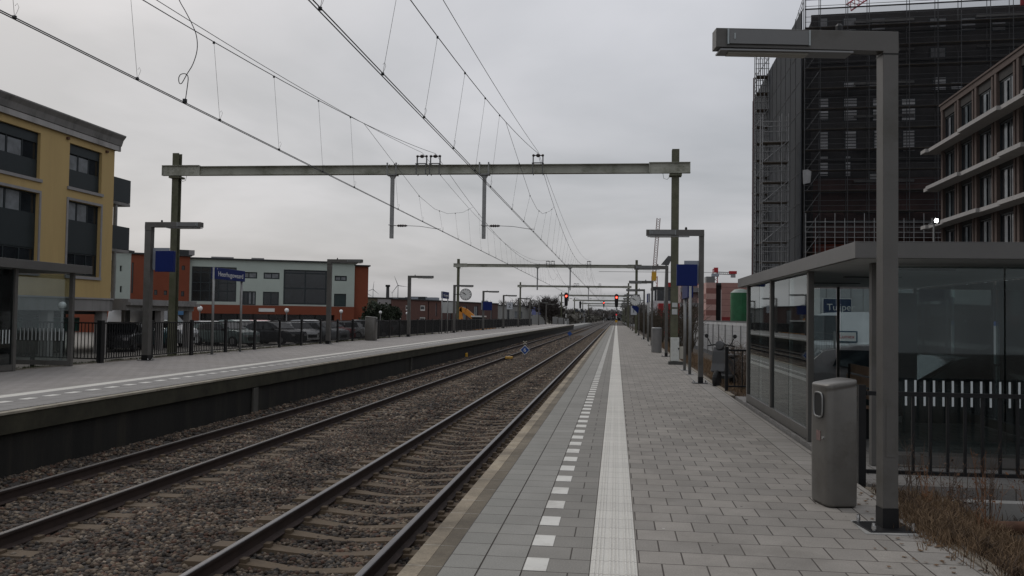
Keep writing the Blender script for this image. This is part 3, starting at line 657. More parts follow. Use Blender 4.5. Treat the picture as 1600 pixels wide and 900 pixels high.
# white cabinet by the first mast
t=thing('equipment_cabinet','white upright cabinet at the foot of the nearest right mast','cabinet',(2.03,30.9,0))
MB().box(-.14,.14,-.14,.14,.12,.93).build('housing',mat('cabinet white',(.50,.51,.48),.5,0,.05,dirt=(.35,.35,.32),dscale=4),t,bevel=.008)
MB().box(.15,.36,-.1,.12,.2,.62).build('side_box',mat('cabinet beige',(.36,.34,.29),.6,0,.05),t,bevel=.006)
MB().box(-.22,.3,-.2,.2,0,.10).build('plinth',mat('cabinet plinth',(.06,.06,.055),.8),t)
MB().prism([(.09,.58),(.15,.58),(.12,.5)],-.152,-.142).build('warning_mark',M_black,t)
b=MB(); b.box(1.98,2.17,31.84,31.86,2.0,2.16); b.box(1.98,2.17,31.84,31.86,1.74,1.94); tag(b.build('mast_plates',mat('pale number plates',(.42,.43,.42),.6,0,.1)),'two pale square plates fixed to the nearest right mast','plates')
# ================================================================ near shelter
sh=thing('platform_shelter','glass waiting shelter with a grey flat roof on the near platform','shelter',(2.5,10,0))
sc_=(-2.5,-10,0)
def S(b,n,m,**k): return b.build(n,m,sh,loc=sc_,**k)
X0,X1,Y0,Y1=2.42,5.75,9.28,18.0
b=MB()
b.box(X0,X0+.05,Y0,Y1,2.23,2.40).box(X0+.05,X1,Y0,Y0+.05,2.23,2.40).box(X0+.05,X1,Y1-.05,Y1,2.23,2.40).box(X1-.05,X1,Y0+.05,Y1-.05,2.23,2.40); b.box(X0+.05,X1-.05,Y0+.05,Y1-.05,2.33,2.37)
rf=S(b,'roof',mat('shelter fascia grey',(.12,.116,.11),.45,.2,.08,2),bevel=.003)
b=MB(); y=Y0+.08
while y<Y1-.1: b.box(X0+.07,X1-.07,y,y+.13,2.235,2.26); y+=.145
b.build('ceiling_slats',mat('ceiling slats grey',(.55,.57,.57),.5,.1,.1),rf,loc=(0,0,0))
for yy in (11.2,13.2,15.4): MB().box(3.3,4.1,yy,yy+.12,2.222,2.233).build('ceiling_lamp',M_dark,rf)
def post(x,y,w=.075,d=.1,z1=2.23,z0=0): return S(MB().box(x-w/2,x+w/2,y-d/2,y+d/2,z0,z1),'post',M_lamp,bevel=.003)
for (x,y) in ((2.54,11.92),(2.54,14.75),(2.54,17.3),(2.84,10.12),(5.6,10.12),(5.6,17.3),(4.2,17.3)): post(x,y,.05,.05) if x>3 else post(x,y)
def pane(x0,y0,x1,y1,z0=.16,z1=2.2,name='glass_panel'):
    d=Vector((x1-x0,y1-y0,0)).normalized(); nrm=Vector((-d.y,d.x,0))*.005
    return S(MB().prism([(x0-nrm.x,y0-nrm.y),(x1-nrm.x,y1-nrm.y),(x1+nrm.x,y1+nrm.y),(x0+nrm.x,y0+nrm.y)],z0,z1,'xy'),name,M_glass)
for a,c in ((11.97,13.32),(13.34,14.7),(14.8,16.02),(16.04,17.25)): pane(2.54,a,2.54,c)
pane(2.88,10.12,4.2,10.12); pane(4.22,10.12,5.56,10.12); pane(2.58,17.3,4.16,17.3); pane(4.24,17.3,5.56,17.3)
for a,c in ((10.17,12.0),(12.02,13.75),(13.85,15.5),(15.52,17.25)): pane(5.6,a,5.6,c)
S(MB().box(2.5,2.58,11.97,17.25,.02,.16),'bottom_rail',M_lamp,bevel=.003); S(MB().box(2.88,5.56,10.08,10.16,.02,.12),'bottom_rail',M_lamp); S(MB().box(5.56,5.64,10.17,17.25,.02,.16),'bottom_rail',M_lamp); S(MB().box(2.58,5.56,17.26,17.34,.02,.16),'bottom_rail',M_lamp)
M_strip=mat('frosted white marking',(.62,.66,.66),.5,0,.05)
b=MB(); x=2.98
while x<5.5: b.box(x-.011,x+.011,10.106,10.113,.665,.945); x+=.098
for k in range(60):
    yy=12.1+.088*k
    if yy<17.2 and abs(yy-14.75)>.1: b.box(2.532,2.535,yy-.008,yy+.008,.28,.62) if False else None
S(b,'white_stripes',M_strip)
b=MB(); 
for k in range(56):
    yy=10.3+.12*k; b.box(5.61,5.614,yy-.012,yy+.012,.665,.945)
S(b,'white_stripes',M_strip)
# plain dark upright board inside shelter
t=thing('upright_panel','dark upright panel standing inside the near shelter','panel',(4.15,13.2,0)); MB().box(-.14,.14,-.03,.03,.55,2.0).build('board',mat('dull panel',(.05,.055,.06),.3),t); MB().box(-.05,.05,-.03,.03,.0,.55).build('foot',M_lamp,t)
# bench inside
t=thing('bench','wooden slatted bench inside the near shelter','bench',(3.42,12.25,0),R(0))
for k in range(3): MB().box(.0+.02*k*2,.035+.02*k*2,-.1,1.5,.52+.15*k,.645+.15*k).build('back_slat',M_wood,t,bevel=.006)
for k in range(3): MB().box(-.42+.13*k,-.3+.13*k,-.1,1.5,.42,.455).build('seat_slat',M_wood,t,bevel=.006)
for yy in (.1,1.3):
    MB().box(-.38,-.33,yy,yy+.05,0,.42).box(-.05,0,yy,yy+.05,0,.45).box(-.4,.03,yy,yy+.05,.38,.42).box(.02,.05,yy,yy+.05,.4,.95).build('leg',M_dark,t)
# far shelter
fs=thing('platform_shelter','glass waiting shelter at the left edge of the far platform','shelter',(-14.1,21.6,LP))
def SF(b,n,m,**k): return b.build(n,m,fs,loc=(14.1,-21.6,-LP),**k)
b=MB(); b.box(-17.4,-13.95,9,21.9,2.55,2.76); SF(b,'roof',MATS['shelter fascia grey'],bevel=.004)
for (x,y) in ((-14.15,21.35),(-14.15,19.15),(-14.15,16.9),(-17.2,21.35),(-17.2,17)): SF(MB().box(x-.05,x+.05,y-.05,y+.05,LP,2.55),'post',M_lamp)
SF(MB().box(-14.19,-14.11,9,19.1,LP+.02,LP+.16),'bottom_rail',M_lamp); SF(MB().box(-17.15,-14.2,21.32,21.38,LP+.02,LP+.14),'bottom_rail',M_lamp)
SF(MB().box(-14.158,-14.148,9.0,19.1,LP+.16,2.52),'glass_panel',M_glass); SF(MB().box(-17.15,-14.2,21.345,21.355,LP+.14,2.52),'glass_panel',M_glass)
b=MB(); x=-17.1
while x<-14.25: b.box(x-.012,x+.012,21.33,21.338,LP+.66,LP+.98); x+=.11
SF(b,'white_stripes',M_strip); b=MB()
yy=9.1
while yy<19.05: b.box(-14.142,-14.138,yy-.012,yy+.012,LP+.66,LP+.98); yy+=.11
SF(b,'white_stripes',M_strip)
# ================================================================ fences
def fence(name,pts,zb,h,label,sp=.115,postw=.12,barw=.018,postz=None,postd=.05,top=.035,posts=True):
    root=thing(name,label,'fence',(pts[0][0],pts[0][1],zb)); o=(-pts[0][0],-pts[0][1],-zb)
    for i,(a,c) in enumerate(zip(pts,pts[1:])):
        a=Vector((*a,0)); c=Vector((*c,0)); d=(c-a); Ln=d.length; d.normalize(); rz=math.atan2(d.y,d.x)
        m=Matrix.Translation((a.x,a.y,zb))@Matrix.Rotation(rz,4,'Z')
        b=MB(); n=max(2,int(Ln/sp)); b.box(.04,Ln-.04,-top/2,top/2,h-.04,h,m); b.box(.04,Ln-.04,-top/2,top/2,.1,.135,m)
        for k in range(1,n): x=Ln*k/n; b.box(x-barw/2,x+barw/2,-barw/2,barw/2,.13,h-.03,m)
        b.build('bar_panel',M_dark,root,loc=o)
    for a in pts:
        b=MB(); m=Matrix.Translation((a[0],a[1],zb)); b.box(-postd/2-.01,postd/2+.01,-postw/2,postw/2,-.2,h+.06,m); b.build('fence_post',M_dark,root,loc=o)
    return root
ys=[22.9+2.6*k for k in range(49)]
fence('metal_fence',[(-14.25,y) for y in ys],LP,1.13,'long black bar fence along the back of the far platform',.12,.16,.024)
fence('metal_fence',[(-14.3,22.85),(-16.6,23.3),(-19,23.6),(-22,24)],LP,1.13,'black bar fence turning off behind the far shelter',.12,.1)
fence('metal_fence',[(2.40,8.96),(5.6,8.96)],0,.90,'black bar fence panel behind the nearest lamp',.155,.05,.026,top=.05)
fence('metal_fence',[(2.42,19.7),(3.1,19.75),(3.5,20.1)],0,.93,'short black fence end beyond the near shelter',.17,.05,.02)
fence('metal_fence',[(5.9,10.5),(5.9,13.5),(5.9,16.5),(5.9,19.5)],-.3,1.25,'dark bar fence behind the near shelter',.13,.05,.018)
# ================================================================ planter with dead weeds on the right
sheet('planter_soil',2.46,7.5,-3,8.93,0,M_soil,30,60,zf=lambda x,y:-.05-.30*min(1,max(0,(x-2.5)/.8))+.06*noise.noise(Vector((x*2.5,y*2.5,3))),kind='structure')
sheet('side_verge',2.46,4.6,18.7,190,0,M_soil,14,300,zf=lambda x,y:-.02-.14*min(1,max(0,(x-2.5)/1.))+.05*noise.noise(Vector((x*2,y*2,3))),kind='structure')
cw=MB().box(3.0,7.5,8.52,8.66,-.5,-.06).build('concrete_curb',M_concrete); tag(cw,'pale concrete curb running below the black fence panel','curb')
cw=MB().prism([(2.95,7.9),(3.05,8.0),(6.2,6.6),(6.1,6.45)],-.5,-.16,'xy').build('concrete_curb',M_concrete); tag(cw,'slanting concrete curb half hidden by dead weeds','curb')
pp=MB().tube([(2.85,7.75,-.12),(3.5,7.72,-.10),(4.3,7.8,-.03),(5.6,7.95,.02)],.055,10).build('rusty_pipe',M_rustpipe,smooth=True); tag(pp,'rusty brown pipe lying among the weeds','pipe')
tufts('dead_grass',[(random.uniform(2.4,3.0),random.uniform(5.0,8.6),-.05) for _ in range(900)]+[(random.gauss(2.42,.1),random.gauss(7.0,.35),0) for _ in range(260)]+[(random.uniform(2.7,4.6),random.uniform(5.0,8.4),-.3) for _ in range(1500)],.03,.15,M_dead,'matted dry brown grass at the platform edge','grass',.05,8,.003,1.1)
def weed(x,y,z,h,n):
    b=MB()
    for k in range(n):
        a=random.uniform(0,2*PI); l=random.uniform(.02,.22)*h; hh=h*random.uniform(.6,1.1); p=[Vector((x+random.uniform(-.04,.04),y+random.uniform(-.04,.04),z))]
        for j in range(1,5): p.append(Vector((x+math.cos(a)*l*j/4+random.uniform(-.012,.012),y+math.sin(a)*l*j/4+random.uniform(-.012,.012),z+hh*j/4)))
        b.tube(p,[.004,.0035,.003,.0022,.0012],4,False)
        for j in range(4):
            q=p[random.randint(1,3)].lerp(p[4],random.random()*.6); an=random.uniform(0,2*PI); r=random.uniform(.04,.13)
            b.tube([q,q+Vector((math.cos(an)*r*.6,math.sin(an)*r*.6,r*.7)),q+Vector((math.cos(an)*r,math.sin(an)*r,r*1.5))],[.0018,.0014,.0008],3,False)
            for _ in range(2):
                e=q+Vector((math.cos(an)*r*random.uniform(.4,1),math.sin(an)*r*random.uniform(.4,1),r*random.uniform(.6,1.5))); s=random.uniform(.006,.014); u=Vector((random.uniform(-1,1),random.uniform(-1,1),random.uniform(-1,1)))*s; w=Vector((random.uniform(-1,1),random.uniform(-1,1),random.uniform(-1,1)))*s; b.poly([e-u,e-w,e+u,e+w])
    return b
for k in range(46):
    x=random.uniform(2.75,4.5); y=random.uniform(5.4,8.7)
    if k<16: x=2.75+.1*k; y=random.uniform(7.6,8.8)
    o=weed(x,y,-.28,random.uniform(.35,.8),5).build('dead_weed',M_deadstem if k%3 else mat('reddish dead stems',(.16,.075,.035),.9,0,.3)); tag(o,'thin dead weed among others below the black fence panel','weed','dead weeds below the fence panel')
def shrub(x,y,z,h,w,n,seed,m=None,name='bare_shrub',lab='',grp=None,thick=1.):
    rs=random.Random(seed); b=MB()
    for k in range(n):
        a=rs.uniform(0,2*PI); l=rs.uniform(.1,1)*w; p=Vector((x+rs.uniform(-.15,.15)*w,y+rs.uniform(-.15,.15)*w,z)); d=Vector((math.cos(a)*l,math.sin(a)*l,h*rs.uniform(.6,1.05)))
        pts=[p]
        for j in range(1,5): pts.append(p+d*(j/4)+Vector((rs.uniform(-1,1),rs.uniform(-1,1),rs.uniform(-.4,.4)))*.05*h)
        b.tube(pts,[.012*thick,.009*thick,.007*thick,.005*thick,.003*thick],3,False)
        for j in range(7):
            q=pts[rs.randint(1,3)].lerp(pts[4],rs.random()); e=q+Vector((rs.uniform(-1,1),rs.uniform(-1,1),rs.uniform(-.1,1)))*.22*h; b.tube([q,q.lerp(e,.5)+Vector((0,0,.02)),e],[.005*thick,.004*thick,.002*thick],3,False)
    o=b.build(name,m or M_twig); tag(o,lab,'shrub',grp); return o
for k in range(11): shrub(2.95+.9*random.random(),20.3+1.1*k,-.1,random.uniform(.7,1.15),.5,9,k,mat('brown twigs',(.085,.06,.042),.9,0,.3),lab='leafless brown shrub beside the near platform past the shelter',grp='bare shrubs right of the near platform')
for k in range(34): shrub(2.95+.8*random.random(),38+3.4*k,-.1,random.uniform(1.9,2.5),.8,20,100+k,mat('hedge twigs',(.055,.043,.03),.9,0,.3),lab='leafless tall shrub in the hedge along the near platform lamps',grp='hedge shrubs behind the near platform lamps',thick=2.2)
tufts('dead_grass',[(random.uniform(2.5,3.6),random.uniform(18.8,60),-.1) for _ in range(3000)],.05,.25,M_dead,'dry grass strip beside the near platform beyond the shelter','grass',.1,6,.006,.8)
# ================================================================ signals
def signal(x,y,zg,zt,label,low=False,hs=1.,lit=True):
    t=thing('railway_signal',label,'railway signal',(x,y,zg)); hh=2.9*hs; r=.43*hs; zc=zt-hh/2-zg
    b=MB(); poly=[]
    for k in range(13): a=PI*k/12; poly.append((r*math.cos(a),zc+hh/2-r+r*math.sin(a)))
    for k in range(9): a=PI+PI*k/8; poly.append((r*.78*math.cos(a),zc-hh/2+r*.78+r*.78*math.sin(a)))
    b.prism(poly,-.06,.06); hd=b.build('signal_head',M_black,t)
    for k,zo in enumerate((.35,-.35,-1.0)):
        b=MB().lathe([(.16*hs,-.2),(.17*hs,-.2),(.17*hs,-.06)],(0,0,zc+zo*hs+.35*hs),14,'y'); 
        b.build('lens',M_redlamp if k==0 and lit else M_black,hd)
    MB().lathe([(.2*hs,-.08),(.2*hs,.08)],(0.05,0,zc-hh/2-.28*hs),14,'y').build('marker',M_black,t); MB().box(.0,.09,-.1,-.085,zc-hh/2-.4*hs,zc-hh/2-.14*hs).build('marker_stroke',M_white,t)
    top=zc-hh/2; b=MB(); n=5
    for k in range(n): MB().lathe([(.085,0),(.085,(top)/n)],(0,.1,k*top/n),10).build('mast_band',M_white if k%2==0 else M_black,t)
    if low:
        MB().lathe([(.17,-.1),(.17,.1)],(0,-.05,top*.62),12,'y').build('small_red_lamp',mat('dim red lens',(.5,.03,.04),.3,emit=.6),t)
        MB().box(-.25,.25,-.1,.0,top*.2,top*.32).build('yellow_plate',M_gold,t)
signal(0.0,186,-.1,6.68,'tall black signal showing red at the end of the near platform',True)
signal(-10.4,182,LP-.1,6.75,'tall black signal showing red at the end of the far platform')
signal(-12.3,300,-.6,7.2,'distant dark signal with a lit white marker left of the tracks',False,.9,False)
signal(-6.0,420,-.6,9.5,'very distant signal showing red between the tracks',False,1.)
# kilometre style diamond marker between tracks
t=thing('diamond_marker','blue diamond plate reading 6 with a small cross above, between the tracks','railway sign',tuple(Vector((-4.95,0,0))+Vector((0,gnd(829,566,-.9).y*1.0,-.9))))
D_=Vector(t.location).y; z1=at(829,547,D_).z+.9; s_=.42*D_/38
MB().tube([(0,.03,0),(0,.03,z1+.3)],.02,6).build('pole',M_galv,t)
rt=Matrix.Rotation(0,4,'Z')
MB().prism([(0,z1-.27),(.27,z1),(0,z1+.27),(-.27,z1)],-.012,.004).build('border',M_white,t)
MB().prism([(0,z1-.235),(.235,z1),(0,z1+.235),(-.235,z1)],-.018,-.0125).build('plate',mat('marker blue',(.02,.07,.25),.4,0,.1),t)
text('digit','6',.3,M_white,t,(0,-.022,z1),(PI/2,0,0),align='CENTER')
b=MB()
for a in (R(40),R(-40)): b.box(-.14,.14,-.01,.0,-.022,.022,Matrix.Translation((0,0,z1+.4))@Matrix.Rotation(a,4,'Y'))
b.build('cross',mat('cross pale',(.5,.46,.36),.6),t)
t=thing('diamond_marker','small far blue diamond plate further along between the tracks','railway sign',(-5.0,95,-.9)); MB().tube([(0,.03,0),(0,.03,.75)],.03,5).build('pole',M_galv,t); MB().prism([(0,.45),(.27,.72),(0,.99),(-.27,.72)],-.02,.0).build('plate',MATS['marker blue'],t)
# yellow axle counter boxes
g0=gnd(725,556,-.75); o=MB().box(g0.x-.18,g0.x+.18,g0.y-.3,g0.y+.3,-.85,-.58).build('yellow_box',M_gold,bevel=.02); tag(o,'small yellow box low on the far platform wall','trackside box')
g0=gnd(793,557,-.72); o=MB().box(-6.3,-5.9,g0.y-.35,g0.y+.25,-.84,-.72).build('yellow_box',mat('ochre paint',(.42,.24,.04),.6,0,.2),bevel=.02); tag(o,'ochre yellow box lying beside the far track rail','trackside box')
# ================================================================ scooter beyond the fence
def scooter(x,y,z,rz,label):
    t=thing('scooter',label,'scooter',(x,y,z),rz); m=mat('scooter grey plastic',(.045,.045,.045),.4,0,.1)
    for yy in (-.62,.62):
        w=MB().lathe([(.12,-.05),(.2,-.05),(.225,-.02),(.225,.02),(.2,.05),(.12,.05)],(0,yy,.225),20,'x').build('wheel',M_black,t); MB().lathe([(.11,-.04),(.11,.04)],(0,yy,.225),12,'x').build('rim',M_galv,w)
    MB().prism([(-.62,.42),(-.45,.38),(-.36,.55),(-.3,.95),(-.38,1.0),(-.46,.9),(-.52,.6)],-.17,.17,'yz').build('front_shield',m,t,bevel=.02)
    MB().prism([(-.42,.24),(.1,.24),(.15,.32),(-.38,.32)],-.16,.16,'yz').build('footboard',m,t,bevel=.02)
    MB().prism([(.05,.28),(.75,.4),(.85,.62),(.6,.72),(.12,.7)],-.15,.15,'yz').build('body',m,t,bevel=.03)
    MB().prism([(.08,.72),(.75,.74),(.8,.8),(.1,.8)],-.14,.14,'yz').build('seat',M_black,t,bevel=.03)
    b=MB(); b.tube([(-.34,-.33,1.02),(-.1,-.38,1.06),(0,-.4,1.05),(.1,-.38,1.06),(.34,-.33,1.02)],.018,6); hb=b.build('handlebar',M_black,t)
    MB().lathe([(.02,-.06),(.1,-.05),(.11,.02),(.06,.08)],(0,-.42,1.05),14,'y').build('headlamp',M_scafd,t)
    for s in (-1,1):
        MB().tube([(s*.24,-.36,1.05),(s*.33,-.36,1.22)],.012,5).lathe([(.03,-.01),(.05,0),(.03,.012)],(s*.35,-.37,1.26),12,'y').build('mirror',M_black,t)
    return t
scooter(2.66,21.9,-.08,R(-25),'dark motor scooter parked behind the short fence end')
def bicycle(x,y,z,rz,label,col,lean=0):
    t=thing('bicycle',label,'bicycle',(x,y,z),rz,group='bicycles behind the near shelter'); m=mat('bicycle paint '+col[0],col[1],.4,.2)
    for yy in (-.52,.52):
        b=MB(); b.tube([(0,yy+.34*math.cos(a),.35+.34*math.sin(a)) for a in np.linspace(0,2*PI,25)],.018,6,False); w=b.build('wheel',M_black,t)
        b=MB()
        for k in range(10): a=PI*k/5; b.tube([(0,yy,.35),(0,yy+.33*math.cos(a),.35+.33*math.sin(a))],.002,3,False)
        b.build('spokes',M_galv,w)
    b=MB(); P_=[(0,-.52,.35),(0,-.34,.95),(0,.12,.8),(0,.52,.35),(0,.02,.32)]
    for a,c in ((0,1),(1,2),(1,4),(2,4),(4,3),(2,3)): b.tube([P_[a],P_[c]],.016,6)
    b.build('frame',m,t)
    MB().tube([(-.28,-.22,1.07),(-.2,-.34,1.08),(0,-.35,1.05),(.2,-.34,1.08),(.28,-.22,1.07)],.013,6).tube([(0,-.34,.95),(0,-.35,1.05)],.013,6).build('handlebar',M_galv,t)
    MB().prism([(0.02,.9),(.3,.92),(.28,.98),(.05,.96)],-.06,.06,'yz').tube([(0,.12,.8),(0,.15,.92)],.012,6).build('saddle',M_black,t)
    MB().prism([(.3,.72),(.75,.72),(.75,.75),(.3,.75)],-.07,.07,'yz').build('luggage_rack',M_dark,t)
for k,(x,y,rz,lb,cl) in enumerate(((4.3,20.6,70,'black bicycle in the row behind the near shelter, nearest the platform',('black',(.015,.015,.015))),(5.0,20.9,80,'red bicycle standing among black ones behind the near shelter',('red',(.2,.02,.02))),(5.7,21.2,75,'dark green bicycle behind the near shelter',('green',(.02,.06,.04))),(6.5,21.3,65,'blue bicycle furthest right behind the near shelter',('blue',(.02,.04,.09))))):
    bicycle(x,y,-.3,R(rz),lb,cl)
# wire mesh fence and pale hoarding
t=thing('mesh_fence','thin wire mesh fence in front of the pale hoarding','fence',(4.9,20,-.4)); b=MB()
for k in range(20):
    y=20.5+2.5*k; MB().tube([(0,y-20,0),(0,y-20,1.75)],.025,6).build('fence_post',M_galv,t)
for zz_ in np.arange(.1,1.75,.2): b.tube([(0,.5,zz_),(0,48,zz_)],.004,3,False)
for yy in np.arange(.5,48,.25): b.tube([(0,yy,.05),(0,yy,1.75)],.004,3,False)
b.build('wire_mesh',M_scafd,t)
t=thing('hoarding','long pale grey hoarding behind the wire mesh fence','hoarding',(6.0,31,-.4))
for k in range(12):
    b=MB(); b.prism([(k*3.5,0),(k*3.5+3.46,0),(k*3.5+3.46,1.86),(k*3.5,1.86)],-.04,.04,'yz'); b.build('panel',M_hoard,t)
MB().box(-.06,.1,0,42,1.86,1.92).build('top_rail',M_scafd,t)

tufts('dead_grass',[(random.uniform(2.5,4.6),random.uniform(5.0,8.5),-.28) for _ in range(900)]+[(random.uniform(2.38,2.6),random.uniform(5.2,8.7),-.04) for _ in range(160)],.05,.2,mat('dark rotten stems',(.055,.035,.022),.9,0,.4,9),'dark rotting stems among the dry grass at the platform edge','grass',.06,7,.004,1.2)
lb_=MB()
for _ in range(260):
    x=random.gauss(2.4,.22); y=random.uniform(5.2,8.6); z=.004 if x<2.46 else -.02; a=random.uniform(0,6.28); s_=random.uniform(.008,.022); lb_.poly([(x+s_*math.cos(a+q),y+s_*math.sin(a+q),z+random.uniform(0,.008)) for q in (0,1.4,3.1,4.6)])
o=lb_.build('leaf_litter',mat('leaf litter',(.12,.07,.035),.9,0,.4,20)); o['kind']='stuff'; tag(o,'small dead leaves scattered along the platform kerb','leaves')
for k in range(7): shrub(2.75+.9*random.random(),20.6+.5*k,-.1,random.uniform(.6,1.0),.5,10,500+k,mat('brown twigs',(.085,.06,.042)),lab='leafless brown shrub beside the near platform past the shelter',grp='bare shrubs right of the near platform')
# ================================================================ windows and building helpers
def window(par,o,m,u0,u1,z0,z1,mull=2,blind=0,pane=M_win,depth=.12,sill=True,frame=M_winframe,trans=None,fw=.07,trim=None,curt=0):
    """m maps (u along the wall, v into the wall, z) to world; all pieces belong to the building par."""
    b=MB(); b.box(u0,u1,-.02,.05,z0,z0+fw,m).box(u0,u1,-.02,.05,z1-fw,z1,m).box(u0,u0+fw,-.02,.05,z0+fw,z1-fw,m).box(u1-fw,u1,-.02,.05,z0+fw,z1-fw,m)
    for k in range(1,mull): x=u0+(u1-u0)*k/mull; b.box(x-fw*.45,x+fw*.45,-.015,.05,z0+fw,z1-fw,m)
    for zt in (trans or []): b.box(u0+fw,u1-fw,-.013,.05,zt-fw*.45,zt+fw*.45,m)
    w=b.build('window',frame,par,loc=o)
    MB().box(u0+fw*.5,u1-fw*.5,.01,.03,z0+fw*.5,z1-fw*.5,m).build('pane',pane,w)
    if blind: MB().box(u0+fw,u1-fw,-.05,-.022,z1-blind,z1-.01,m).build('blind',M_winframe,w)
    if curt:
        k=int(curt); cw_=(u1-u0)/max(mull,1)
        for j in range(k): a=u1-(j+1)*cw_+fw; MB().box(a,a+cw_-2*fw,-.012,.0,z0+(z1-z0)*.05 if not trans else trans[-1],z1-fw-blind,m).build('curtain',M_winpale,w)
    if sill: MB().box(u0-.08,u1+.08,-.12,-.021,z0-.09,z0-.005,m).build('sill',M_palestone,w)
    if trim: 
        t=trim; MB().box(u0-t,u0-.002,-.09,.0,z0-.004,z1+t,m).box(u1+.002,u1+t,-.09,.0,z0-.004,z1+t,m).box(u0,u1,-.09,.0,z1+.002,z1+t,m).build('surround',M_palestone,w)
    return w
def wallmat(p,ang): return Matrix.Translation(p)@Matrix.Rotation(ang,4,'Z')
def wall_with_holes(b,m,u0,u1,z0,z1,holes,th=.3):
    """wall skin with rectangular openings, cut on a grid of the openings' edges"""
    us=sorted({u0,u1,*[h[0] for h in holes],*[h[1] for h in holes]}); zs=sorted({z0,z1,*[h[2] for h in holes],*[h[3] for h in holes]})
    for j in range(len(zs)-1):
        run=None
        for i in range(len(us)-1):
            cu=(us[i]+us[i+1])/2; cz=(zs[j]+zs[j+1])/2; hole=any(h[0]<cu<h[1] and h[2]<cz<h[3] for h in holes)
            if not hole and run is None: run=us[i]
            if hole and run is not None: b.box(run,us[i],0,th,zs[j],zs[j+1],m); run=None
        if run is not None: b.box(run,us[-1],0,th,zs[j],zs[j+1],m)
G_L=-.45
# ================================================================ yellow building (facade parallel to the line)
YX=-24.1; YC=39.35
bd=thing('apartment_building','yellow rendered apartment building with dark tall windows and grey cornice','building',(YX,YC,G_L)); o=(-YX,-YC,-G_L)
m=Matrix.Translation((YX,YC,0))@Matrix.Rotation(-PI/2,4,'Z')        # u runs towards the camera, v into the wall (-x)
m=m@Matrix.Diagonal((1,-1,1,1)); 
def uu(px): return YC-X_at(px)
def X_at(px,py=300): d=_ray(px,py); return (Vector((0,0,H))+d*(YX/d.x)).y
def XZ(px,py): d=_ray(px,py); q=Vector((0,0,H))+d*(YX/d.x); return YC-q.y,q.z
win=[]
for (xa,ya,xb,yb) in ((108,222,160,304),(104,316,155,434),(-3,186,65,283),(-5,292,62,430)):
    u1,zt=XZ(xa,ya); u0,zt2=XZ(xb,yb); win.append((u0,u1,XZ((xa+xb)/2,yb-(8 if yb<310 else 4))[1],XZ((xa+xb)/2,(ya+yb*0+ (236 if ya==222 else 0 ) or ya))[1]))
# tidy: storey lines are level
def storey(u0,u1,z0,z1): return (u0,u1,z0,z1)
za0=XZ(150,301)[1]; za1=XZ(156,238)[1]; zb0=XZ(150,433)[1]; zb1=XZ(152,322)[1]
uA=(XZ(159,270)[0],XZ(108,270)[0]); uB=(XZ(155,380)[0],XZ(104,380)[0]); uC=(XZ(63,240)[0],XZ(63,240)[0]+(uA[1]-uA[0])*1.15); uD=uC
step=uC[0]-uA[0]
holes=[(uA[0],uA[1],za0,za1),(uA[0],uA[1],zb0,zb1),(uC[0],uC[1],za0,za1),(uC[0],uC[1],zb0,zb1),(uC[0]+step,uC[1]+step,za0,za1),(uC[0]+step,uC[1]+step,zb0,zb1)]
zc=9.33; zbase=2.12; LEN=26
b=MB(); wall_with_holes(b,m,0,LEN,zbase,zc,holes,.3); b.box(0,.3,.3,14,zbase,zc,m).box(LEN-.3,LEN,.3,14,zbase,zc,m).box(0.3,LEN-.3,13.7,14,zbase,zc,m).box(.3,LEN-.3,.3,13.7,zc-.3,zc-.05,m); b.build('wall',M_yellow,bd,loc=o)
MB().box(.35,LEN-.35,.6,.7,zbase,zc-.35,m).build('interior_dark',M_black,bd,loc=o)
for i,h in enumerate(holes):
    tall=i%2==1
    m2=m@Matrix.Translation((0,.16,0))
    if tall: window(bd,o,m2,*h,3,0,M_win,trans=[h[2]+(h[3]-h[2])*.30,h[2]+(h[3]-h[2])*.74],trim=None,curt=2)
    else: window(bd,o,m2,*h,3,(h[3]-h[2])*.22,M_win,trans=[h[2]+(h[3]-h[2])*.40],curt=2)
    b=MB(); t_=.12; b.box(h[0]-t_,h[1]+t_,-.07,-.003,h[2]-.14,h[2]-.01,m)
    if tall: b.box(h[0]-t_,h[0]-.01,-.04,-.002,h[2]-.008,h[3]+t_,m).box(h[1]+.01,h[1]+t_,-.04,-.002,h[2]-.008,h[3]+t_,m).box(h[0]-.008,h[1]+.008,-.04,-.002,h[3]+.01,h[3]+t_,m)
    b.build('window_surround',M_palestone,bd,loc=o)
    if tall: MB().box(h[0]+.07,h[1]-.07,.12,.14,h[2]+(h[3]-h[2])*.31,h[2]+(h[3]-h[2])*.73,m).build('spandrel_panel',M_winframe,bd,loc=o)
    else: MB().box(h[0]+.07,h[1]-.07,.12,.14,h[2]+.05,h[2]+(h[3]-h[2])*.39,m).build('spandrel_panel',M_winframe,bd,loc=o)
for (px,py) in ((105,216),(166,237)):
    u,z=XZ(px,py); MB().cbox(u,-.05,z,.14,.1,.1,m).build('vent',M_rustpipe,bd,loc=o)
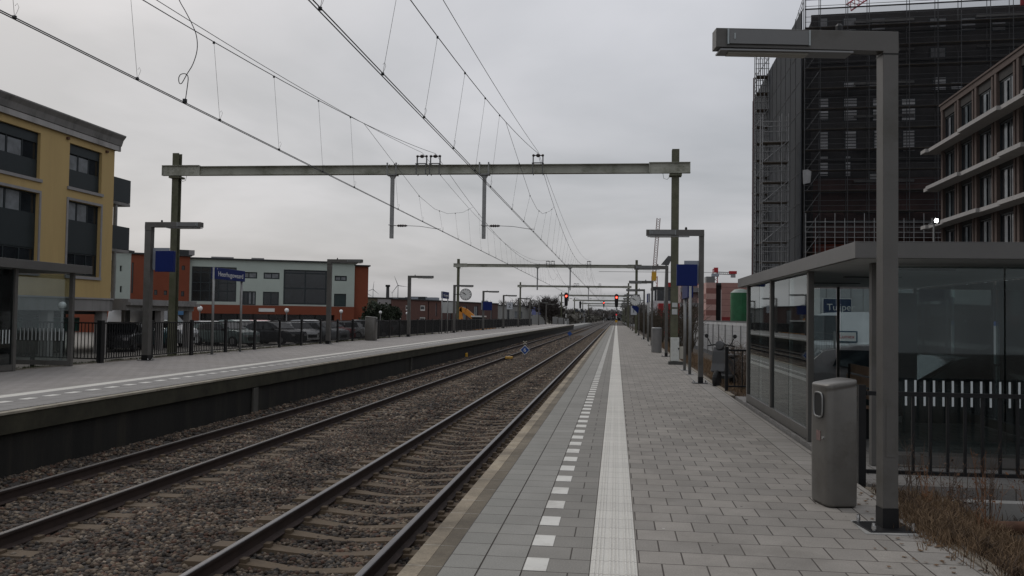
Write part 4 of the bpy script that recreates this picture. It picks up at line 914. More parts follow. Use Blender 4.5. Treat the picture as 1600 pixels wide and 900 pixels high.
# cornice: stepped profile along the facade
prof=[(0,zc-.02),(-.10,zc-.02),(-.10,zc+.22),(-.14,zc+.24),(-.22,zc+.5),(-.36,zc+.68),(-.36,zc+.74),(0,zc+.78)]
mm=m@Matrix(((0,1,0,0),(1,0,0,0),(0,0,1,0),(0,0,0,1)))
b=MB(); b.prism([(p[0],p[1]) for p in prof],-.36,LEN,'xz',mm); b.build('cornice',M_stone,bd,loc=o)
MB().box(-.13,LEN,-.135,-.102,zc-.03,zc+.2,m).build('cornice_trim',mat('light cornice trim',(.36,.345,.335),.8,0,.1,2,streak=True,dirt=(.2,.19,.18)),bd,loc=o)
b=MB(); b.box(-.30,.0,.02,14,zc+.0,zc+.72,m); b.build('cornice',M_stone,bd,loc=o)
b=MB(); b.box(9.3,LEN,-.1,6,zc+.78,zc+1.12,m); b.build('roof_parapet',M_stone,bd,loc=o)
MB().box(-.05,LEN,.0,14,zc+.7,zc+.775,m).build('roof',M_rooftrim,bd,loc=o)
# base band, columns, recessed shop front
MB().box(-.06,LEN,-.08,.4,1.56,2.10,m).build('base_band',M_stone,bd,loc=o)
MB().box(-.10,LEN,-.13,.4,2.10,2.17,m).build('base_band',M_palestone,bd,loc=o)
for u in (.35,4.35,8.6,13,17.4): MB().box(u-.2,u+.2,.05,.45,G_L,1.555,m).build('column',mat('pale column',(.26,.245,.235),.8,0,.1),bd,loc=o)
MB().box(.1,LEN,2.2,2.4,G_L,1.56,m).build('shop_front',M_win,bd,loc=o)
MB().box(.1,LEN,.4,14,1.4,1.55,m).build('soffit',M_winframe,bd,loc=o)
b=MB()
for k in range(14): b.box(.4+1.8*k,.46+1.8*k,2.12,2.19,G_L,1.4,m)
b.build('shop_mullions',M_winframe,bd,loc=o)
for k in range(3):
    MB().box(1.0+.45*k,1.22+.45*k,2.0,2.1,G_L+.1,1.0,m).build('door_leaf',mat('pale door stile',(.12,.11,.09),.7),bd,loc=o)
for (ua,ub,tx) in ((1.0,4.1,'THUIS PLUS VERZORGING'),(5.0,8.4,'PVC . EN A-WOONDIENSTEN')):
    sg=MB().box(ua,ub,.9,1.0,.62,1.22,m).build('shop_sign',mat('dark green sign',(.006,.05,.035),.5,0,.1),bd,loc=o)
    MB().box(ua-.03,ub+.03,.92,.98,.59,.615,m).box(ua-.03,ub+.03,.92,.98,1.225,1.25,m).box(ua-.03,ua-.003,.92,.98,.615,1.225,m).box(ub+.003,ub+.03,.92,.98,.615,1.225,m).box(ua+.5,ua+.54,.93,.97,1.25,1.5,m).box(ub-.54,ub-.5,.93,.97,1.25,1.5,m).build('sign_frame',M_signgrey,sg)
    pt=m@Vector((ub-.55,.895,.92)); te=text('sign_lettering',tx,.2,mat('sign lettering pale',(.35,.4,.38),.5,0,.02),sg,(0,0,0),(PI/2,0,PI/2)); te.location=(pt.x-YX,pt.y-YC,pt.z-G_L)
# rear balconies on the far side with posts
b2=thing('balcony_tower','dark railed balconies with steel posts on the far side of the yellow building','balcony',(YX-.6,YC+1.4,G_L)); o2=(-(YX-.6),-(YC+1.4),-G_L)
for (py0,py1) in ((281,317),(355,390)):
    z1=at(190,py0,YC+2).z; z0=at(190,py1,YC+2).z
    xr=at(204,300,YC+2.4).x; xl=xr-6
    MB().box(xl,xr,YC+.3,YC+2.4,z0-.16,z0-.02).build('slab',M_stone,b2,loc=o2)
    MB().box(xl,xr,YC+.32,YC+.36,z0,z1).box(xr-.04,xr,YC+.37,YC+2.4,z0,z1).box(xl,xr-.05,YC+2.36,YC+2.4,z0,z1).build('railing',M_winframe,b2,loc=o2)
MB().tube([(xr-.12,YC+1.3,2.0),(xr-.12,YC+1.3,at(200,283,YC+1.3).z)],.1,8).build('post',M_galv,b2,loc=o2)
# ================================================================ arcade running on from the yellow building
c0=Vector((-24.2,40.2)); c1=Vector((-22.6,47.6))
ar=thing('arcade_canopy','grey flat canopy on round-edged columns beside the yellow building','canopy',(c0.x,c0.y,G_L)); oa=(-c0.x,-c0.y,-G_L)
A1=at(303,475,47.6)
b=MB(); b.box(-30,A1.x,40.6,47.6,1.62,1.88).box(-30,A1.x+.25,40.6,47.85,1.88,2.02).box(-30,A1.x+.12,40.6,47.7,2.02,2.18).build('roof',M_stone,ar,loc=oa)
for (x,y) in ((A1.x-.2,47.3),(-25.2,47.3),(-28,47.3),(A1.x-.2,44.2)): MB().box(x-.17,x+.17,y-.17,y+.17,G_L,1.62).build('column',MATS['pale column'],ar,loc=oa)
# ================================================================ orange corner and mint building
def facade(name,label,pL,pR,z0,z1,matw,holes_px,depth=14,trimz=True,win_kw=None,group=None,cat='building',zpx=None):
    """pL/pR ground points of the facade; holes_px: pixel rectangles sighted onto the facade plane"""
    pL=Vector((pL[0],pL[1],0)); pR=Vector((pR[0],pR[1],0)); d=(pR-pL); Ln=d.length; ang=math.atan2(d.y,d.x)
    t=thing(name,label,cat,(pL.x,pL.y,G_L),0,group); o=(-pL.x,-pL.y,-G_L); m=wallmat((pL.x,pL.y,0),ang); nrm=Vector((-math.sin(ang),math.cos(ang),0))
    def onp(px,py):
        r=_ray(px,py); C=Vector((0,0,H)); k=(pL-C).dot(nrm)/r.dot(nrm); q=C+r*k; q2=m.inverted()@q; return q2.x,q2.z
    hs=[]
    for h in holes_px:
        (xa,ya,xb,yb)=h[:4]; ua,zt=onp(xa,(ya)); ub,_=onp(xb,ya); _,zb=onp((xa+xb)/2,yb); _,zt=onp((xa+xb)/2,ya); hs.append((max(.05,ua),min(Ln-.05,ub),max(z0+.02,zb),min(z1-.05,zt)))
    b=MB(); wall_with_holes(b,m,0,Ln,z0,z1,hs,.3); b.box(0,.3,.3,depth,z0,z1,m).box(Ln-.3,Ln,.3,depth,z0,z1,m).box(.3,Ln-.3,depth-.3,depth,z0,z1,m); b.box(.3,Ln-.3,.3,depth-.3,z1-.3,z1-.1,m)
    b.build('wall',matw,t,loc=o)
    if trimz: MB().box(-.15,Ln+.15,-.25,depth,z1+.002,z1+.16,m).build('roof',M_rooftrim,t,loc=o)
    for h,hp in zip(hs,holes_px):
        kw=hp[4] if len(hp)>4 else {}
        window(t,o,m@Matrix.Translation((0,.12,0)),*h,**{**dict(mull=2,sill=False),**kw})
    return t,o,m,Ln,onp
big=dict(mull=4,trans=[5.0,3.7]); 
pL=(-46.1,90.0); pR=(-29.75,97.0)
t,o,m,Ln,onp=facade('office_building','pale mint two storey building over a rust orange base with large dark windows','%s'and pL,pR,2.42,7.36,M_mint,
 [(300,417,370,471,dict(mull=5,trans=[5.9,4.8,3.9],curt=0,fw=.1)),(376,425,402,435,dict(mull=2,pane=M_winpale,fw=.13)),(412,426,437,436,dict(mull=2,pane=M_winpale,fw=.13)),(375,455,400,477,dict(mull=4,fw=.12,curt=2)),(411,456,436,477.5,dict(mull=2,fw=.12)),(443.5,422,511,476,dict(mull=2,trans=[6.1,4.4],fw=.16)),(523,431,542,439,dict(mull=2,pane=M_winpale,fw=.13)),(522,459,541,480.5,dict(mull=1,pane=mat('teal panel',(.02,.035,.035),.4),fw=.1))],trimz=False)
MB().box(-.15,Ln+.3,-.3,14,7.37,7.52,m).build('roof',M_rooftrim,t,loc=o)
MB().box(0,Ln,-.35,14,1.45,2.41,m).build('base_band',M_orange,t,loc=o)
MB().box(0,Ln-2.2,1.6,1.8,G_L,1.45,m).build('ground_floor_glazing',M_win,t,loc=o); MB().box(Ln-2.2,Ln,-.35,14,G_L,1.449,m).build('orange_pier',M_orange,t,loc=o); MB().box(0,1.2,-.35,.4,G_L,1.449,m).build('orange_pier',M_orange,t,loc=o)
b=MB()
for k in range(8): b.box(1.6+1.7*k,1.72+1.7*k,1.5,1.59,G_L,1.44,m)
b.build('ground_floor_mullions',M_winframe,t,loc=o)
ub,zb=onp(424,482); MB().box(ub-1.35,ub+.35,-.42,-.36,1.72,2.1,m).build('white_nameboard',M_white,t,loc=o)
MB().box(Ln+.002,Ln+1.6,.3,13,G_L,7.1,m).build('orange_end_wall',M_orange,t,loc=o); MB().box(Ln-.05,Ln+1.8,.0,13.2,7.105,7.25,m).build('end_roof',M_rooftrim,t,loc=o)
for px,w_ in ((403,.7),(346,1.2)): 
    u,_=onp(px,400) if px>0 else (0,0); MB().box(u-w_,u+w_,3,5,7.53,7.85,m).build('roof_unit',M_palestone,t,loc=o)
# orange block left of it
pO=at(203,440,86); pO2=at(296,440,89.6)
t,o,m,Ln,onp=facade('corner_building','rust orange corner building with a few tiny square windows','%s'and (pO.x,pO.y),(pO2.x,pO2.y),2.45,at(250,399,88).z,M_orange,
 [(284,415,289,422,dict(mull=1,fw=.05)),(241,453,246,461,dict(mull=1,fw=.05)),(256,454,261,461,dict(mull=1,fw=.05)),(283,455,288,463,dict(mull=1,fw=.05)),(206,410,209,458,dict(mull=1,fw=.05))])
MB().box(0,Ln,-.0,6,1.5,2.44,m).build('base_band',M_orange,t,loc=o); MB().box(0,Ln,.8,1,G_L,1.5,m).build('ground_floor_glazing',M_win,t,loc=o)
u,z=onp(291,396); MB().box(Ln-1.5,Ln-.1,.2,2.4,at(250,399,88).z+.17,z+.4,m).build('roof_box',M_rooftrim,t,loc=o); MB().box(Ln-.09,Ln+.5,.2,2.4,at(250,399,88).z+.17,z+.4,m).build('roof_box',M_palestone,t,loc=o)
pO=at(172,440,76); pO2=at(204,440,80)
t,o,m,Ln,onp=facade('corner_building','narrow pale building with dark windows squeezed beside the yellow building','%s'and (pO.x,pO.y),(pO2.x,pO2.y),2.3,at(190,392,78).z,M_mint,[(173,407,182,456,dict(mull=2,trans=[4.5],fw=.08)),(187.5,415,191,424,dict(mull=1,fw=.05)),(187.5,447,191,457,dict(mull=1,fw=.05))],6)
MB().box(0,Ln,.05,6,G_L,2.3,m).build('base_wall',M_orange,t,loc=o)
# teal/white kiosks between: white van and blue sign handled below
sg=at(285,486,60); b=MB().box(sg.x-.55,sg.x+.55,60,60.1,sg.z-.28,sg.z+.28).build('blue_sign',mat('light blue sign',(.05,.14,.28),.5)); tag(b,'small blue parking sign below the arcade canopy','sign')
# ================================================================ low brick buildings beyond
pa=at(612,480,150); pb=at(690,480,165)
t,o,m,Ln,onp=facade('brick_building','low red brown brick building with white framed square windows','%s'and (pa.x,pa.y),(pb.x,pb.y),-.9,at(650,469,157).z,M_brick,
 [(634,477,641,485,dict(mull=1,frame=M_white,fw=.22)),(657,477,665,485.5,dict(mull=1,frame=M_white,fw=.22)),(617,494.5,627,502,dict(mull=1,frame=M_white,fw=.22)),(656,495.5,665,503,dict(mull=1,frame=M_white,fw=.22)),(669,471,670.5,500,dict(mull=1,fw=.05)),(681,474,683,494,dict(mull=1,pane=M_winpale,fw=.05))],20)
pa=at(568,480,146); pb=at(612,480,150)
t,o,m,Ln,onp=facade('brick_building','brick wing with pale panels and windows behind the dark bush','%s'and (pa.x,pa.y+.3),(pb.x-.05,pb.y+.3),-.9,at(590,466,148).z,mat('khaki panel wall',(.11,.10,.07),.85,0,.15),[(582,474,587,482,dict(mull=1,frame=M_white,pane=M_winpale,fw=.2)),(590,474,611,482,dict(mull=4,frame=M_white,pane=M_winpale,fw=.15))],20)
MB().box(2.6,Ln-.1,-.1,-.02,at(590,475,148).z+.1,at(590,467,148).z,m).build('fascia_panel',M_palestone,t,loc=o)
b=MB(); rs=random.Random(3)
for k in range(7):
    pp_=at(575+16*k+rs.uniform(-4,4),467,160+k); w_=rs.uniform(.6,2.0); z_=at(650,469,157).z; tag(MB().box(pp_.x-w_,pp_.x+w_,163+k*.4,165+k*.4,z_-1.2,z_+rs.uniform(.35,.9)).build('roof_unit',M_rooftrim if k%2 else M_signgrey),'roof plant box on the low brick building','roof plant','roof plant boxes on the brick building')
pa=at(690,480,165); pb=at(778,480,190)
t,o,m,Ln,onp=facade('brick_building','long dark brown brick building with pale vertical strips behind the excavator','%s'and (pa.x+.1,pa.y),(pb.x,pb.y),-.9,at(735,473,177).z,M_brickd,
 [(724,478,729,512,dict(mull=2,pane=M_winpale,fw=.1)),(741,478,747,504,dict(mull=2,pane=M_winpale,fw=.15)),(767,484,769,500,dict(mull=1,pane=M_winpale,fw=.05)),(732,495,736,504,dict(mull=1,fw=.05)),(703,478,706,506,dict(mull=1,fw=.1))],25)
pa=at(690,487,140); tag(MB().box(pa.x,at(709,487,140).x,140,142,at(700,489,140).z,at(700,472,140).z).build('white_billboard',mat('billboard pale',(.36,.37,.36),.6,0,.05)),'plain pale board in front of the brown brick building','board')
pa=at(779,490,200); pb=at(830,490,215)
t,o,m,Ln,onp=facade('warehouse','pale grey low warehouse partly hidden by bare trees','%s'and (pa.x,pa.y),(pb.x,pb.y),-.9,at(800,478,207).z,mat('pale metal wall',(.22,.22,.21),.7,0,.2,.3),[(792,484,796,500,dict(mull=1,fw=.1)),(804,487,816,497,dict(mull=4,pane=M_winpale,fw=.1))],15)
# flag panels blue-white
for i,(a_,c_) in enumerate(((831,837.5),(840,846))):
    A_=at(a_,482,230); B_=at(c_,492,230); o_=MB().box(A_.x,at(c_,482,230).x,230,230.2,B_.z,at(a_,480,230).z); o_=o_.build('banner',mat('pale blue banner',(.16,.18,.36),.7,0,.2,1.5)); tag(o_,['left pale blue banner before the far trees','right pale blue banner before the far trees'][i],'banner')
pa=at(820,490,236); tag(MB().box(pa.x,at(852,490,236).x,236,240,-.9,at(830,487,236).z).build('white_shed',mat('white shed wall',(.33,.33,.32),.7,0,.1)),'low white shed behind the blue banners','shed')
# ================================================================ wind turbines, chimney, excavator
def turbine(px,py,dist,tipx,tipy,label,ang0):
    h=at(px,py,dist); t=thing('wind_turbine',label,'wind turbine',(h.x,h.y,-1)); Lb=(at(tipx,tipy,dist)-h).length
    m_=mat('turbine grey',(.13,.135,.14),.6,0,.02)
    MB().lathe([(Lb*.05,0),(Lb*.028,h.z+1)],(0,0,0),10).build('tower',m_,t); MB().box(-Lb*.04,Lb*.04,-Lb*.08,Lb*.12,h.z+1-.03*Lb,h.z+1+.05*Lb).build('nacelle',m_,t)
    for k in range(3):
        a=ang0+k*2*PI/3; b=MB(); mt=Matrix.Translation((0,-Lb*.1,h.z+1))@Matrix.Rotation(a,4,'Y'); b.prism([(-.015*Lb,0),(.02*Lb,0),(.045*Lb,.2*Lb),(.008*Lb,Lb),(-.005*Lb,Lb),(-.02*Lb,.2*Lb)],-.01*Lb,.01*Lb,'xz',mt); b.build('blade',m_,t)
turbine(622,446,700,617,431,'largest wind turbine right of the dark chimney',R(-22))
turbine(583,452,900,586,440,'middle wind turbine over the brick building roof',R(8))
turbine(574.5,459,1100,574,448,'smallest leftmost wind turbine on the horizon',R(-2))
turbine(613,457.5,1300,611,453,'tiny low wind turbine tucked beside the largest one',R(-60))
pt=at(606,446,300); t=thing('chimney','tall dark slim chimney between the wind turbines','chimney',(pt.x,pt.y,-1)); MB().lathe([(.75,0),(.55,pt.z+1)],(0,0,0),12).build('shaft',mat('chimney dark',(.05,.05,.05),.8),t); MB().lathe([(.85,pt.z+.5),(.85,pt.z+1.2)],(0,0,0),12).build('cap',M_black,t)
ex=at(722,505,120); t=thing('excavator','orange excavator with raised arm behind the far fence','excavator',(ex.x+1.5,ex.y,-.9))
E_=lambda px,py:(at(px,py,120)-Vector((ex.x+1.5,ex.y,-.9)))
b=MB(); 
def arm(b,p,q,w0,w1,th=.35):
    p=Vector(p);q=Vector(q); d=(q-p).normalized(); n=Vector((-d.z,0,d.x)); b.prism([(p.x+n.x*w0,p.z+n.z*w0),(q.x+n.x*w1,q.z+n.z*w1),(q.x-n.x*w1,q.z-n.z*w1),(p.x-n.x*w0,p.z-n.z*w0)],-th/2,th/2)
arm(b,E_(741,497),E_(727,486),.32,.4); arm(b,E_(727,486),E_(718.5,482.5),.4,.3); b.build('boom',M_excav,t,bevel=.03)
b=MB(); arm(b,E_(718,480),E_(721,503),.32,.22); b.build('dipper_arm',M_excav,t)
b=MB(); arm(b,E_(722,488),E_(719.6,497),.07,.07,.12); b.build('ram',M_galv,t)
q=E_(744,505); MB().box(q.x-.5,q.x+1.2,-.8,.8,.9,q.z+.85).build('cab',M_black,t,bevel=.08); MB().box(q.x-.6,q.x+1.3,-.9,.9,q.z+.86,q.z+1.05).build('cab_roof',M_white,t); MB().box(q.x-1,q.x+2.6,-1.2,1.2,.5,1.3).build('chassis',M_excav,t,bevel=.08)
for s in (-1,1): MB().prism([(q.x-1.6,.2),(q.x-1.3,0),(q.x+2.6,0),(q.x+2.9,.25),(q.x+2.6,.6),(q.x-1.3,.6)],s*1.0,s*1.5).build('track',M_black,t)
# ================================================================ globe street lamps
def globe(px,py,y,label,r=.25):
    c=at(px,py,y); t=thing('globe_street_lamp',label,'street lamp',(c.x,c.y,G_L),group='white globe street lamps in the car park')
    MB().tube([(0,0,0),(0,0,c.z-G_L-r*.8)],[.05,.04],8).build('post',M_galv,t); MB().lathe([(.09,0),(.11,.12)],(0,0,c.z-G_L-r-.05),10).build('collar',M_galv,t)
    MB().lathe([(r*math.sin(PI*k/10)+.001,-r*math.cos(PI*k/10)) for k in range(11)],(0,0,c.z-G_L),18).build('globe',M_lum,t,smooth=True)
globe(97.5,477,33,'large globe lamp in front of the green shop sign',.15)
globe(196.5,478,47,'globe lamp beside the white van',.12)
globe(312.5,482,62,'globe lamp beside the right end of the arcade canopy',.19); globe(448,485,66,'globe lamp beside the white nameboard of the mint building',.17); globe(533,486.5,72,'globe lamp before the right end of the mint building',.15); globe(594.5,488,80,'globe lamp in front of the dark bush',.14); globe(636,489.5,84,'globe lamp before the brick building window',.13)
# ================================================================ cars
def carbody(L_,W_,prof,belt,parent,m,roofin=.16):
    """lofted car body: prof = list of (x along, z top, half width factor)"""
    b=MB(); n=len(prof)
    for (x,zt,wf) in prof:
        w=W_/2*wf; zs=min(zt,belt)
        ring=[(-w*.92,.22),(-w,.38),(-w,zs-.12 if zt>belt else zt-.1),(-w*.97,zs if zt>belt else zt-.03),(-w*(1-roofin) if zt>belt+.08 else -w*.9,zt)]
        ring+= [(-a,c) for a,c in ring[::-1]]
        b.v+=[(x,a,c) for a,c in ring]
    k=10
    for i in range(n-1):
        for q in range(k): b.f.append((i*k+q,i*k+(q+1)%k,(i+1)*k+(q+1)%k,(i+1)*k+q))
    b.f.append(tuple(range(k))); b.f.append(tuple((n-1)*k+q for q in range(k))[::-1])
    return b.build('body',m,parent,smooth=False,bevel=0)
def car(x,y,z,rz,label,col,kind='hatch',L_=4.1,W_=1.72,grp='cars parked behind the far platform',name='parked_car'):
    t=thing(name,label,'van' if kind=='van' else 'car',(x,y,z),rz,grp); M=mat('car paint %s'%col[0],col[1],.25,.3,.04,spec=.6)
    if kind=='hatch': P=[(-L_/2,.7,.86),(-L_/2+.08,.86,.93),(-L_/2+.75,.98,.99),(-L_/2+1.05,1.0,1),(-.35,1.40,.98),(.1,1.47,.97),(.9,1.44,.97),(1.55,1.30,.96),(L_/2-.12,.98,.95),(L_/2,.72,.88)]; Zr=1.47
    elif kind=='mpv': P=[(-L_/2,.75,.86),(-L_/2+.08,.92,.93),(-L_/2+.7,1.08,.99),(-L_/2+.9,1.12,1),(-.45,1.47,.98),(.1,1.55,.97),(1.2,1.52,.97),(1.75,1.4,.96),(L_/2-.1,1.1,.95),(L_/2,.8,.9)]; Zr=1.55
    elif kind=='van': P=[(-L_/2,.8,.88),(-L_/2+.1,1.0,.95),(-L_/2+.75,1.25,.99),(-L_/2+.95,1.3,1),(-L_/2+1.75,2.1,.98),(-L_/2+2.2,2.25,.98),(0,2.28,.98),(1.5,2.28,.98),(L_/2-.1,2.2,.97),(L_/2,1.9,.96)]; Zr=2.28
    else: P=[(-L_/2,.62,.86),(-L_/2+.08,.78,.93),(-L_/2+.95,.92,.99),(-L_/2+1.2,.94,1),(-.35,1.36,.97),(.1,1.42,.96),(.75,1.38,.96),(1.4,1.05,.97),(L_/2-.1,.98,.95),(L_/2,.65,.88)]; Zr=1.42
    belt=.95 if kind!='van' else 1.35
    carbody(L_,W_,P,belt,t,M)
    k=3; hood=P[3]; ws=P[5]; w=W_/2
    # windscreen, rear window, side glass set a little proud of the shell
    a=Vector((hood[0]+.02,0,hood[1]+.04)); c=Vector((P[5][0]-.02,0,P[5][1]-.04)); mid=Vector((P[4][0],0,P[4][1]))
    b=MB(); b.poly([(a.x,-w*.86,a.z+.015),(a.x,w*.86,a.z+.015),(mid.x-.02,w*.78,mid.z+.02),(mid.x-.02,-w*.78,mid.z+.02)]); ws_=b.build('windscreen',M_win,t)
    if kind!='van':
        r0=P[-3]; r1=P[-2]; b=MB(); b.poly([(r0[0]+.04,-w*.72,r0[1]-.03),(r0[0]+.04,w*.72,r0[1]-.03),(r1[0]+.03,w*.82,r1[1]+.02),(r1[0]+.03,-w*.82,r1[1]+.02)]); b.build('rear_window',M_win,t)
    for s in (-1,1):
        b=MB(); zt=Zr-.12
        if kind=='van': segs=[(-L_/2+1.2,-L_/2+1.75,-L_/2+2.5,-L_/2+2.5)]
        else: segs=[(hood[0]+.35,P[4][0]+.12,.15,.15),(.22,.22,min(1.2,P[-3][0]-.15),min(1.35,P[-3][0]))]
        for q,(x0,x1,x2,x3) in enumerate(segs):
            z0=belt+.04; yb=s*(w*.985+.012); yt=s*(w*.87+.012); 
            MB().poly([(x0,yb,z0),(x1,yt,zt),(x2,yt,zt),(x3,yb,z0)]).build('side_window',M_win,t)
    for (xx,s) in ((-L_/2+.78,-1),(-L_/2+.78,1),(L_/2-.78,-1),(L_/2-.78,1)):
        wl=MB().lathe([(.2,-.1),(.3,-.1),(.315,-.06),(.315,.06),(.3,.1),(.2,.1)],(xx,s*(w-.09),.315),18,'y').build('wheel',M_black,t); MB().lathe([(.19,-.103),(.06,-.11),(.06,.11),(.19,.103)],(xx,s*(w-.09),.315),12,'y').build('rim',M_galv,wl)
    for s in (-1,1):
        MB().box(-L_/2-.012,-L_/2+.1,s*w*.5,s*w*.82,.58,.72).build('headlight',M_palestone,t,bevel=.01); MB().box(L_/2-.1,L_/2+.012,s*w*.6,s*w*.86,.7,.9).build('tail_light',M_red,t)
        MB().box(hood[0]+.28,hood[0]+.45,s*(w+.02),s*(w+.18),belt-.02,belt+.12).build('mirror',M_black,t,bevel=.02)
    MB().box(-L_/2-.025,-L_/2-.005,-w*.4,w*.4,.36,.56).build('grille',M_black,t)
    return t
sil=('silver',(.32,.33,.34)); wht=('white',(.62,.62,.62)); blk=('black',(.012,.012,.014)); drk=('dark grey',(.04,.042,.046)); redc=('red',(.28,.015,.02)); teal=('teal',(.015,.09,.10)); blue=('blue',(.02,.04,.12)); grn=('silver green',(.16,.20,.19))
cars=[((325,537),sil,'hatch',150,'silver hatchback nearest the arcade column in the car park'),((350,540),grn,'hatch',165,'silver green low car between the first two pale cars'),((375,536),grn,'mpv',150,'silver green people carrier behind the name board pole'),
((407,533),wht,'hatch',130,'white car with a red car showing behind it'),((403,529),redc,'hatch',100,'red car mostly hidden behind the white one'),((428,538),drk,'hatch',160,'dark grey car in front of the pale cars in the car park'),((443,533),wht,'hatch',150,'white car left of the globe lamp post'),((463,534),wht,'sedan',140,'white low car beside the globe lamp post'),
((484,531),sil,'mpv',150,'silver people carrier in the middle of the car park'),((500,534),sil,'hatch',160,'silver car left of the red one near the second far lamp'),((511,531),redc,'hatch',170,'red hatchback near the second far platform lamp'),((531,529),wht,'hatch',30,'white hatchback right of the second far platform lamp'),((545,529),sil,'sedan',30,'silver car showing its bonnet near the far platform bin'),((556,527),sil,'mpv',30,'silver people carrier left of the far platform bin'),((575,527),blk,'mpv',20,'dark car behind the far platform bin'),((600,522),sil,'hatch',20,'small pale car beyond the bush seen through the fence')]
for (p,c,k,a,lb) in cars:
    g=gnd(p[0],p[1],G_L); car(g.x,g.y,G_L,R(a),lb,c,k,4.2 if k!='sedan' else 4.4)
g=gnd(212,541,G_L); car(g.x+.5,g.y+1,G_L,R(-8+180),'white panel van parked beside the yellow building',wht,'van',5.0,1.95)
g=gnd(250,542,G_L); car(g.x,g.y,G_L,R(100),'teal car in the shade of the arcade columns',teal,'mpv',4.1)
g=gnd(190,548,G_L); car(g.x,g.y,G_L,R(110),'black car in front of the white van',blk,'hatch',4.1)
# ================================================================ trees
def bare_tree(x,y,z,h,seed,label,grp=None,dens=1.,mt=None,crown=.42,name='bare_tree',twr=1.):
    rs=random.Random(seed); t=thing(name,label,'tree',(x,y,z),0,grp); tr=MB(); cr_=MB()
    tr.tube([(0,0,0),(rs.uniform(-.1,.1),0,h*.2),(rs.uniform(-.2,.2),0,h*.42)],[h*.022,h*.016,h*.012],6)
    nb=int(26*dens)
    for k in range(nb):
        z0=h*rs.uniform(.2,.5); a=rs.uniform(0,2*PI); el=rs.uniform(.35,1.4); l=h*crown*rs.uniform(.6,1.1); d=Vector((math.cos(a)*math.cos(el),math.sin(a)*math.cos(el),math.sin(el)))
        p=Vector((0,0,z0)); pts=[p]
        for j in range(1,5): pts.append(p+d*l*j/4+Vector((rs.uniform(-1,1),rs.uniform(-1,1),rs.uniform(-.2,.8)))*l*.05*j)
        w=h*.007*twr; (tr if k<3 else cr_).tube(pts,[w,w*.8,w*.6,w*.45,w*.3],4,False)
        for j in range(int(11*dens)):
            q=pts[rs.randint(1,3)].lerp(pts[4],rs.random()); dd=(d+Vector((rs.uniform(-1,1),rs.uniform(-1,1),rs.uniform(-.6,1)))*.9).normalized(); ll=l*rs.uniform(.2,.5); e=q+dd*ll
            cr_.tube([q,q.lerp(e,.5)+Vector((rs.uniform(-1,1),rs.uniform(-1,1),rs.uniform(-1,1)))*ll*.08,e],[w*.45,w*.3,w*.18],3,False)
            for i in range(3):
                s=q.lerp(e,rs.uniform(.3,1)); f_=s+(dd+Vector((rs.uniform(-1,1),rs.uniform(-1,1),rs.uniform(-1,1)))).normalized()*ll*.4; cr_.tube([s,f_],[w*.25,w*.12],3,False)
    tr.build('trunk',M_bark,t); cr_.build('crown',mt or M_twig,t); return t
def leafy(x,y,z,h,w,seed,label,n=2600,m=None,leaf=.16,grp=None,name='evergreen_bush'):
    rs=random.Random(seed); t=thing(name,label,'bush',(x,y,z),0,grp); MB().tube([(0,0,0),(0,0,h*.5)],[h*.03,h*.015],6).build('trunk',M_bark,t); b=MB()
    lobes=[(rs.uniform(-.5,.5)*w,rs.uniform(-.5,.5)*w,h*rs.uniform(.3,.75),w*rs.uniform(.3,.5)) for _ in range(9)]
    for k in range(n):
        c=rs.choice(lobes); d=Vector((rs.gauss(0,1),rs.gauss(0,1),rs.gauss(0,1))).normalized()*c[3]*rs.uniform(.55,1.1); p=Vector(c[:3])+d
        if p.z<0: continue
        u=Vector((rs.uniform(-1,1),rs.uniform(-1,1),rs.uniform(-1,1)))*leaf; v=Vector((rs.uniform(-1,1),rs.uniform(-1,1),rs.uniform(-1,1)))*leaf; b.poly([p-u,p-v,p+u,p+v])
    b.build('crown',m or M_foliage,t); return t
g=at(592,495,92); leafy(g.x+.4,g.y,-.45,2.9,2.6,5,'dark bushy tree in front of the brick building wing',5200)
for i,(px,y,h,lb) in enumerate(((828,245,8.6,'bare tree left of the tall far trees'),(836,260,7.5,'slim bare tree in front of the warehouse'),(763,240,8.0,'small bare tree over the brown brick roof'),(697,260,7.6,'small bare tree peeking over the brick building'),(825,232,9.6,'bare rounded tree behind the small number plate'))):
    g=at(px,500,y); bare_tree(g.x,g.y,-1,h*.92,20+i,lb,dens=.8,twr=1.6)
mdb=mat('dark bare crown',(.04,.033,.03),.9,0,.3)
for i,(px,y,h) in enumerate(((852,215,7.4),(862,225,7.6),(858,235,8.0))): g=at(px,500,y); bare_tree(g.x,g.y,-1,h,40+i,['dense bare tree left of the red signal on the far platform','second dense bare tree left of the far platform signal','third dense bare tree behind the other two by the far signal'][i],dens=1.3,mt=mdb,crown=.5,twr=2.6)
# far tree belt closing the view down the line
rs=random.Random(11)
far=[]
for k in range(46):
    y=rs.uniform(330,760); side=-1 if k%2 else 1
    x=(-14-rs.uniform(0,1)*.085*y) if side<0 else (5+rs.uniform(0,1)*.03*y)
    far.append((x,y,rs.uniform(6,9.5)))
proto=[bare_tree(far[i][0],far[i][1],-1,10,200+i,'bare tree coloured pale for haze in the belt along the far end of the line','trees closing the view down the line',dens=.9,mt=mat('haze coloured crown',(.12,.108,.1),.9,0,.2),crown=.5,twr=3.5) for i in range(4)]  # crowns get a paler colour in place of distance haze
for i,(x,y,h) in enumerate(far[4:]):
    o_=dup(proto[i%4],(x,y,-1),rs.uniform(0,6)); o_.scale=(h/9,h/9,h/10)
for k in range(14):
    y=700+20*k; x=-45+rs.uniform(0,60); o_=dup(proto[k%4],(x,y,-1),rs.uniform(0,6)); o_.scale=(1.1,1.1,.95)
